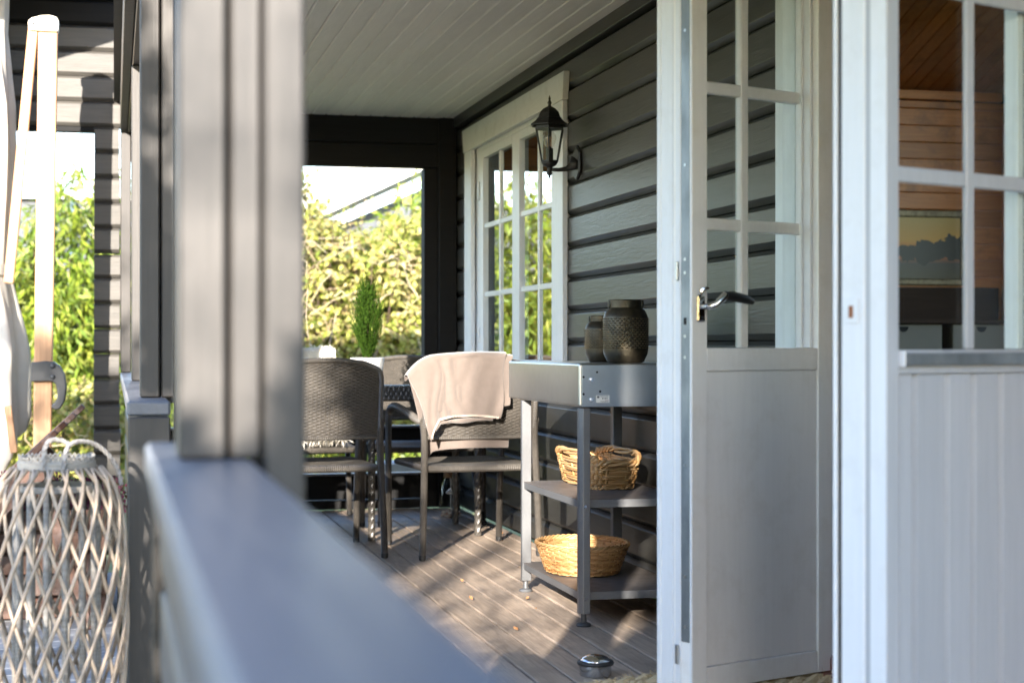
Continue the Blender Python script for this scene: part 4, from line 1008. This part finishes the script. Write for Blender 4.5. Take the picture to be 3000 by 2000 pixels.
for (z, r, h) in ((.925, .088, .022), (.872, .094, .016), (.30, .098, .012), (.012, .105, .022)):
    MB().lathe([(r, z), (r + .006, z), (r + .006, z + h), (r, z + h), (r, z)], 36).build('hoop', 'greywood', rl, local=True, bevel=.002)
MB().lathe([(.001, .300), (.097, .300), (.097, .306), (.001, .306)], 30).build('inner_shelf', 'greywood', rl, local=True)
mb = MB()
for q in range(46):
    a = 2 * math.pi * q / 46; mb.tube([(.088 * math.cos(a), .088 * math.sin(a), .945), (.089 * math.cos(a + .14), .089 * math.sin(a + .14), .955 + rng.uniform(0, .008)), (.088 * math.cos(a + .28), .088 * math.sin(a + .28), .945)], .0035, 5)
mb.build('rim_binding', 'greywood', rl, local=True, kind='stuff')
pts = [(.02, -.092, .905), (.022, -.094, .955), (.03, -.085, .985), (.055, -.05, .995), (.09, 0, .985), (.12, .03, .96), (.145, .04, .92), (.155, .04, .88)]
def smooth_path(pts, n=10):
    P_ = [Vector(p) for p in pts]; out = []
    for i in range(len(P_) - 1):
        p0 = P_[max(i - 1, 0)]; p1 = P_[i]; p2 = P_[i + 1]; p3 = P_[min(i + 2, len(P_) - 1)]
        for k in range(n):
            t = k / n; out.append(.5 * ((2 * p1) + (p2 - p0) * t + (2 * p0 - 5 * p1 + 4 * p2 - p3) * t * t + (3 * p1 - p0 - 3 * p2 + p3) * t ** 3))
    return out + [P_[-1]]
MB().tube(smooth_path(pts, 22), .0056, 9, twist=(.2, 3, 380)).build('rope_handle', 'rope', rl, local=True)
MB().tube(smooth_path([(-.025, -.088, .93), (-.026, -.09, .975), (-.012, -.085, 1.0), (.015, -.07, .998), (.035, -.06, .985)], 22), .0056, 9, twist=(.2, 3, 380)).build('rope_handle', 'rope', rl, local=True)

# planter box with heather and the tilted slatted table top behind the lantern
pb = thing('planter_box', 'brown slatted planter box behind the rattan lantern', 'planter', (-.6, 7.95, -.3))
for i in range(5):
    z0 = -.292 + i * .0985
    simple('board', 'brown', pb, (-1.4, -.03 + rng.uniform(-.006, .006), 7.80, 7.822, z0, z0 + .088), bevel=.004)
simple('end_panel', 'brown', pb, (-.052, -.034, 7.823, 8.35, -.29, .19), bevel=.003)
simple('planter_back', 'brown', pb, (-1.4, -.053, 8.33, 8.35, -.29, .19))
simple('soil', 'bark', pb, (-1.39, -.053, 7.823, 8.329, .05, .13))
he = []
for q in range(5200):
    c = Vector((-.95 + .22 * (q % 5), 8.0 + .1 * (q % 3), .16)); a = rng.uniform(0, 6.28); r0 = .14 * math.sqrt(rng.random())
    p0 = c + Vector((r0 * math.cos(a), r0 * math.sin(a), rng.uniform(-.02, .20) * (1 - r0 * 3))); d = Vector((rng.gauss(0, .5), rng.gauss(0, .5), 1)).normalized(); sd = d.orthogonal().normalized() * .004
    he.append([p0 - sd, p0 + sd, p0 + d * .014 + sd, p0 + d * .014 - sd])
hp = thing('heather_plant', 'dark pink heather growing in the brown planter box', 'plant', (-.55, 8.0, .13))
MB().quads(np.array([[list(a) for a in q] for q in he])).build('blossom', 'heather', hp, kind='stuff')
mb = MB()
for q in range(30): x = rng.uniform(-1.1, -.1); y = rng.uniform(7.9, 8.2); mb.tube([(x, y, .12), (x + rng.uniform(-.05, .05), y, .28)], .003, 4)
mb.build('stems', 'bark', hp, kind='stuff')

tt = thing('folded_table', 'tilted brown slatted table top leaning up behind the rattan lantern', 'table', (-.4, 7.7, -.3))
du_ = Vector((.735, 0, .678)).normalized(); nu_ = Vector((-du_.z, 0, du_.x))
base = Vector((-1.05, 7.52, -.205))
for i in range(4):
    y = 7.46 + i * .105; ln = 1.11 + .05 * i
    o0 = base + Vector((0, y - 7.52, 0)); a = o0; e = o0 + du_ * ln
    mb = MB(); w = .095; th = .026
    ends = []
    poly = [(0, 0), (ln - .03, 0), (ln, .02), (ln, .075), (ln - .03, w), (0, w)]
    MB().prism(poly, 0, th, lambda u, v, q: tuple(o0 + du_ * u + Vector((0, v, 0)) + nu_ * q)).build('slat', 'brown', tt, bevel=.003)
for y in (7.452, 7.885):
    o0 = base + Vector((0, y - 7.52, 0))
    MB().prism([(.05, -.105), (.98, -.105), (1.02, -.07), (1.02, -.001), (.05, -.001)], 0, .028, lambda u, v, q: tuple(o0 + du_ * u + nu_ * v + Vector((0, q, 0)))).build('side_board', 'brown', tt, bevel=.003)
for s_ in (.35, .9):
    p_ = base + du_ * s_ - nu_ * .02; MB().bar(p_ + Vector((0, -.04, 0)), p_ + Vector((0, .40, 0)), .045, .04, tuple(nu_)).build('batten', 'brown', tt, bevel=.003)
for y in (7.50, 7.84):
    p_ = base + du_ * .95 - nu_ * .04; MB().bar((p_.x, y, p_.z), (p_.x + .22, y, -.298), .045, .06, (0, 1, 0)).build('leg', 'brown', tt, bevel=.003)

# ------------------------------------------------------------------ planting beyond the porch
def leaf_cloud(c, rad, n, size, asp, droop, seed, tuft=6, flat=.35):
    g = np.random.default_rng(seed); nt_ = n // tuft
    d = g.normal(size=(nt_, 3)); d /= np.linalg.norm(d, axis=1)[:, None]
    rr2 = (.30 + .77 * g.random(nt_) ** .55)[:, None]
    lump = 1 + .16 * np.sin(d[:, :1] * 5 + seed) + .13 * np.sin(d[:, 2:3] * 7 + seed * 2) + .1 * np.sin(d[:, 1:2] * 9)
    ctr = np.array(c) + d * np.array(rad) * rr2 * lump
    ctr = np.repeat(ctr, tuft, 0); dd = np.repeat(d, tuft, 0); m = len(ctr)
    ctr = ctr + g.normal(size=(m, 3)) * size * .35
    ax = dd * np.array([.8, .8, .2]) + g.normal(size=(m, 3)) * .55; ax[:, 2] -= droop; ax /= np.linalg.norm(ax, axis=1)[:, None]
    sd = np.cross(ax, g.normal(size=(m, 3)) + dd); sd /= np.linalg.norm(sd, axis=1)[:, None]
    ln = size * (.6 + .8 * g.random(m))[:, None]; w = ln * asp
    q = np.stack([ctr, ctr + ax * ln * .45 + sd * w, ctr + ax * ln, ctr + ax * ln * .45 - sd * w], 1)
    q[:, :, 2] = np.maximum(q[:, :, 2], -.33)
    return q
def shrub(name, label, cat, x, y, rad, h, n, size, asp, droop, m, seed, stems=6, group=None, twigs=0, stalk='dry'):
    K = 1.31; x *= K; y *= K; rad *= K; size *= 1.05; n = int(n * 1.6); h = (.93 + (1.06 * h - 1.18) * K + .25) / 1.06
    t = thing(name, label, cat, (x, y, -.34), group=group)
    cz = h * .5 - .25
    MB().quads(leaf_cloud((x, y, cz), (rad, rad * .8, h * .56), n, size, asp, droop, seed)).build('foliage', m, t, kind='stuff')
    r_ = random.Random(seed)
    for k in range(stems):
        a = r_.uniform(0, 6.28); b_ = r_.uniform(.2, .8) * rad
        MB().tube([(x + .1 * math.cos(a), y + .1 * math.sin(a), -.34), (x + .5 * b_ * math.cos(a), y + .5 * b_ * math.sin(a), h * .35), (x + b_ * math.cos(a), y + b_ * math.sin(a), h * .8 - .1)], [.014, .010, .004], 5).build('stem', 'bark', t)
    if twigs:
        mb = MB()
        for k in range(twigs):
            p0 = Vector((x + r_.uniform(-1, 1) * rad, y - rad * .8 * r_.uniform(.6, 1.15), r_.uniform(-.1, h * .8))); d = Vector((r_.gauss(0, .8), r_.gauss(-.2, .3), r_.gauss(.1, .55))).normalized(); ln = r_.uniform(.15, .6)
            mid = p0 + d * ln * .5 + Vector((r_.gauss(0, .05), 0, r_.gauss(0, .05))); mb.tube([p0, mid, p0 + d * ln + Vector((0, 0, -.08))], [.005, .004, .002], 4)
        mb.build('dry_stalks', stalk, t, kind='stuff')
    return t
GH = 'shrubs of the hedge beyond the porch'
shrub('bamboo_shrub', 'bright green bamboo clump seen right of the parasol post', 'shrub', -.35, 13.6, .62, 2.15, 8000, .14, .11, .75, 'bamboo', 1, group=GH)
shrub('bamboo_shrub', 'bright green bamboo clump left of the parasol post', 'shrub', -1.45, 13.9, .75, 2.05, 7000, .15, .10, .75, 'bamboo', 2, group=GH)
shrub('low_shrub', 'low autumn-tinted shrub beneath the bamboo beyond the log wall', 'shrub', -.55, 12.0, .75, .95, 4200, .06, .35, .2, 'mixleaf', 3, group=GH, twigs=30)
shrub('bamboo_shrub', 'bamboo clump hidden partly by the log wall', 'shrub', .55, 13.8, .75, 2.2, 8000, .14, .11, .75, 'bamboo', 4, group=GH)
shrub('autumn_shrub', 'straw-coloured shrub with dry stalks in the middle of the end opening', 'shrub', 1.95, 13.2, .80, 2.15, 15000, .07, .30, .3, 'mixleaf', 5, group=GH, twigs=130)
shrub('autumn_shrub', 'yellow-green leafy shrub at the left of the end opening', 'shrub', 1.30, 13.3, .62, 2.25, 12000, .07, .32, .3, 'mixleaf', 6, group=GH, twigs=70)
shrub('bamboo_shrub', 'yellow-green bamboo at the right of the end opening', 'shrub', 2.75, 13.9, .80, 2.42, 11000, .12, .12, .75, 'bamboo', 7, group=GH, twigs=60)
shrub('bamboo_shrub', 'bamboo clump behind the corner post', 'shrub', 3.9, 14.3, .95, 2.3, 3000, .15, .11, .75, 'bamboo', 8, group=GH)
shrub('bamboo_shrub', 'bamboo clump at the far left, behind the closed canopy', 'shrub', -2.9, 14.5, 1.1, 2.3, 3600, .15, .11, .75, 'bamboo', 9, group=GH)
for i, (x, y, h, sd_) in enumerate(((1.0, 15.2, 2.0, 21), (2.3, 15.4, 1.95, 22), (3.4, 15.6, 2.0, 23), (-.8, 15.4, 1.75, 24))):
    shrub('backing_shrub', ('dark shrub in the second hedge row, behind the left of the end opening', 'dark shrub in the second hedge row, behind the middle of the end opening', 'dark shrub in the second hedge row, behind the right of the end opening', 'dark shrub in the second hedge row, behind the parasol post')[i], 'shrub', x, y, .95, h, 6000, .11, .28, .4, 'bamboo', sd_, group='shrubs in the second row of the hedge')
shrub('flowering_plant', 'low green plants seen under the end railing', 'plant', 1.1, 11.3, .75, .62, 2600, .06, .30, .2, 'bamboo', 10)
# thin tall twigs with few leaves rising above the hedge at the left of the opening
sp = thing('sparse_bush', 'thin bush with sparse leaves rising against the sky in the end opening', 'bush', (2.12, 17.0, -.34))
lv = []
for k in range(16):
    a = rng.uniform(-.9, .9); x0 = 2.08 + rng.uniform(-.24, .24); p1 = Vector((x0, 17.0 + rng.uniform(-.2, .2), .9)); p2 = p1 + Vector((a * .28, rng.uniform(-.1, .1), 1.25 + rng.uniform(0, .75)))
    mid = (p1 + p2) / 2 + Vector((rng.uniform(-.07, .07), 0, 0)); MB().tube([(2.1, 17.0, -.34), p1, mid, p2], [.012, .008, .005, .002], 5).build('branch', 'bark', sp)
    for q in range(34):
        f = rng.random() ** .6; c = p1.lerp(p2, f) + Vector((rng.gauss(0, .09), rng.gauss(0, .09), rng.gauss(0, .07))); d = Vector((rng.gauss(0, 1), rng.gauss(0, 1), rng.gauss(-.3, .6))).normalized(); s_ = d.orthogonal().normalized() * .014
        lv.append([c, c + d * .022 + s_, c + d * .05, c + d * .022 - s_])
MB().quads(np.array([[list(a) for a in q] for q in lv])).build('foliage', 'mixleaf', sp, kind='stuff')
# pale bare stems beside the grey house
bs = thing('bare_tree', 'pale bare stems before the grey house wall, right of the parasol post', 'tree', (-.05, 21, -.34))
for (a, b_) in (((.0, 1.5), (-.62, 3.6)), ((.0, 1.5), (-.42, 3.7)), ((.0, 1.2), (.05, 3.6)), ((-.12, 1.9), (-.55, 3.1))):
    MB().tube([(.05, 21, -.34), (a[0], 21, a[1]), ((a[0] + b_[0]) / 2 + .03, 21.05, (a[1] + b_[1]) / 2), (b_[0], 21.1, b_[1])], [.03, .022, .016, .008], 6).build('branch', 'dry', bs)

# concrete block outside the end railing
tag(simple('concrete_block', 'concrete', None, (1.72, 2.02, 10.9, 11.2, -.34, .16), bevel=.01), 'grey concrete block on the ground beyond the end railing', 'block')
pw = simple('wooden_crate', 'boxc', None, (2.07, 2.18, 9.70, 9.9, -.34, .27), bevel=.004) if False else None

# neighbouring houses
gh = thing('grey_house', 'pale grey rendered house behind the bamboo at the left', 'house', (-3, 27, -.34))
simple('wall', 'render_w', gh, (-9, 1.6, 24.3, 30, -.34, 2.98))
simple('roof_edge', 'white_r', gh, (-9.1, 1.7, 24.15, 30, 2.981, 3.06))
pp = MB().tube([(-.56, 24.24, 2.95), (-.56, 24.24, -.3)], .05, 10).build('drainpipe', 'bluepipe', gh)
wh = thing('white_house', 'white gabled house with broad bargeboard beyond the end opening', 'house', (4.5, 23.3, -.34))
simple('wall', 'render_w', wh, (2.7, 9.0, 23.3, 28, -.34, 2.2))
MB().prism([(2.7, 2.2), (9.0, 2.2), (9.0, 5.3), (2.7, 2.45)], 23.3, 23.5, lambda u, v, a: (u, a, v)).build('gable_wall', 'render_w', wh)
MB().prism([(2.0, 2.33), (9.4, 5.85), (9.4, 6.42), (2.0, 2.90)], 22.6, 28.2, lambda u, v, a: (u, a, v)).build('roof', 'white_r', wh)

# unseen columnar conifer, added to keep the low sun off the doors
nh = thing('shade_conifer', 'unseen columnar conifer added behind the photographer to shade the doors', 'tree', (-1.75, -5.0, -.34))
g_ = np.random.default_rng(5); m_ = 42000
w_ = g_.random(m_) ** .6 * .80; an_ = g_.random(m_) * 6.283; zz = -.3 + 5.9 * g_.random(m_)
rr_ = w_ * np.minimum(1, (5.9 - zz) / 1.6)
tcx = .30 * math.cos(R(SUN_AZ)) - 5.2 * math.sin(R(SUN_AZ)); tcy = -.30 * math.sin(R(SUN_AZ)) - 5.2 * math.cos(R(SUN_AZ))
c_ = np.stack([tcx + rr_ * np.cos(an_), tcy + rr_ * np.sin(an_), zz], 1)
ax = g_.normal(size=(m_, 3)); ax[:, 2] += .8; ax /= np.linalg.norm(ax, axis=1)[:, None]; sd = np.cross(ax, g_.normal(size=(m_, 3))); sd /= np.linalg.norm(sd, axis=1)[:, None]
ln = (.09 + .08 * g_.random(m_))[:, None]
MB().quads(np.stack([c_, c_ + ax * ln * .5 + sd * ln * .3, c_ + ax * ln, c_ + ax * ln * .5 - sd * ln * .3], 1)).build('foliage', 'conifer', nh, kind='stuff')
MB().tube([(tcx, tcy, -.34), (tcx, tcy, 5.3)], [.12, .02], 8).build('trunk', 'bark', nh)
hd = thing('shade_hedge', 'ragged tall unseen hedge behind the photographer, shaped to shade the porch posts', 'hedge', (-2.6, -.4, -.34))  # unseen; height profile shaped to shade the porch posts and rattan lantern
g_ = np.random.default_rng(77); qs = []
for part_ in range(4):
    m_ = (26000, 3000, 1500, 1700)[part_]
    w_ = g_.uniform(-5.2, -.30, m_); al = -1.9 + g_.normal(0, .16, m_)
    htop = np.where(w_ > -1.58, 1.62 + .08 * np.sin(w_ * 9) + .05 * np.sin(w_ * 23), 2.30 + np.clip((-1.85 - w_) / 2.0, 0, 1) * 1.45 + .06 * np.sin(w_ * 7))
    u_ = g_.random(m_)
    if part_ == 1: w_ = np.where(g_.random(m_) < .35, g_.uniform(-.72, -.45, m_), w_); htop = np.where(w_ > -1.58, 1.62 + .08 * np.sin(w_ * 9), htop)
    if part_ == 0: zz = -.3 + (htop + .25) * u_
    elif part_ == 1: zz = htop + .02 + .45 * u_ ** 1.3 * (.5 + .5 * np.sin(w_ * 14 + 1))
    elif part_ == 3:
        w_ = g_.uniform(-1.92, -1.60, m_); al = -1.9 + g_.normal(0, .16, m_); cl_ = g_.integers(0, 26, m_); zc = 2.45 + 1.5 * ((cl_ * .618) % 1); wc = -1.92 + .34 * ((cl_ * .37) % 1)  # leaf clumps added above the hedge top to darken the second porch post
        w_ = wc + g_.normal(0, .05, m_); zz = zc + g_.normal(0, .07, m_)
    else: zz = htop + .1 + .9 * u_ ** 1.6 * (np.sin(w_ * 5.3 + .4) > .2)
    sz, cz_ = math.sin(R(SUN_AZ)), math.cos(R(SUN_AZ))
    c_ = np.stack([w_ * cz_ + al * sz, -w_ * sz + al * cz_, zz], 1)
    ax = g_.normal(size=(m_, 3)); ax /= np.linalg.norm(ax, axis=1)[:, None]; sd = np.cross(ax, g_.normal(size=(m_, 3))); sd /= np.linalg.norm(sd, axis=1)[:, None]
    ln = (.05 + .05 * g_.random(m_))[:, None]
    qs.append(np.stack([c_, c_ + ax * ln * .5 + sd * ln * .3, c_ + ax * ln, c_ + ax * ln * .5 - sd * ln * .3], 1))
MB().quads(np.concatenate(qs)).build('foliage', 'bamboo', hd, kind='stuff')
mb = MB()
for k in range(14):
    w_ = -.5 - k * .33; al = -1.9; mb.tube([(w_ * math.cos(R(SUN_AZ)) + al * math.sin(R(SUN_AZ)), -w_ * math.sin(R(SUN_AZ)) + al * math.cos(R(SUN_AZ)), -.34), (w_ * math.cos(R(SUN_AZ)) + al * math.sin(R(SUN_AZ)) + .03, -w_ * math.sin(R(SUN_AZ)) + al * math.cos(R(SUN_AZ)), 1.6)], [.03, .012], 6)
mb.build('stems', 'bark', hd, kind='stuff')
# tree behind the photographer whose sparse crown dapples the sunlight
tr = thing('birch_tree', 'sparse birch on the sunny side of the porch, behind the photographer', 'tree', (-4.6, -7.5, -.34))
MB().tube([(-4.6, -7.5, -.34), (-4.55, -7.45, 1.5), (-4.62, -7.4, 3.4), (-4.5, -7.4, 5.6)], [.12, .10, .07, .02], 10).build('trunk', 'bark', tr)
lv = []
for k in range(26):
    z = rng.uniform(1.6, 5.0); a = rng.uniform(0, 6.28); ln = rng.uniform(.6, 1.7); p0 = Vector((-4.58, -7.43, z)); p1 = p0 + Vector((math.cos(a) * ln, math.sin(a) * ln, ln * .35))
    MB().tube([p0, (p0 + p1) / 2 + Vector((0, 0, .08)), p1], [.028, .018, .006], 6).build('branch', 'bark', tr)
    for q in range(2):
        cc = p0.lerp(p1, rng.uniform(.5, 1.1)) + Vector((rng.gauss(0, .1), rng.gauss(0, .1), rng.gauss(0, .1)))
        for r_ in range(11):
            c = cc + Vector((rng.gauss(0, .09), rng.gauss(0, .09), rng.gauss(0, .09))); d = Vector((rng.gauss(0, 1), rng.gauss(0, 1), rng.gauss(-.5, .7))).normalized(); s_ = d.orthogonal().normalized() * .024
            lv.append([c, c + d * .035 + s_, c + d * .075, c + d * .035 - s_])
MB().quads(np.array([[list(a) for a in q] for q in lv])).build('foliage', 'bamboo', tr, kind='stuff')
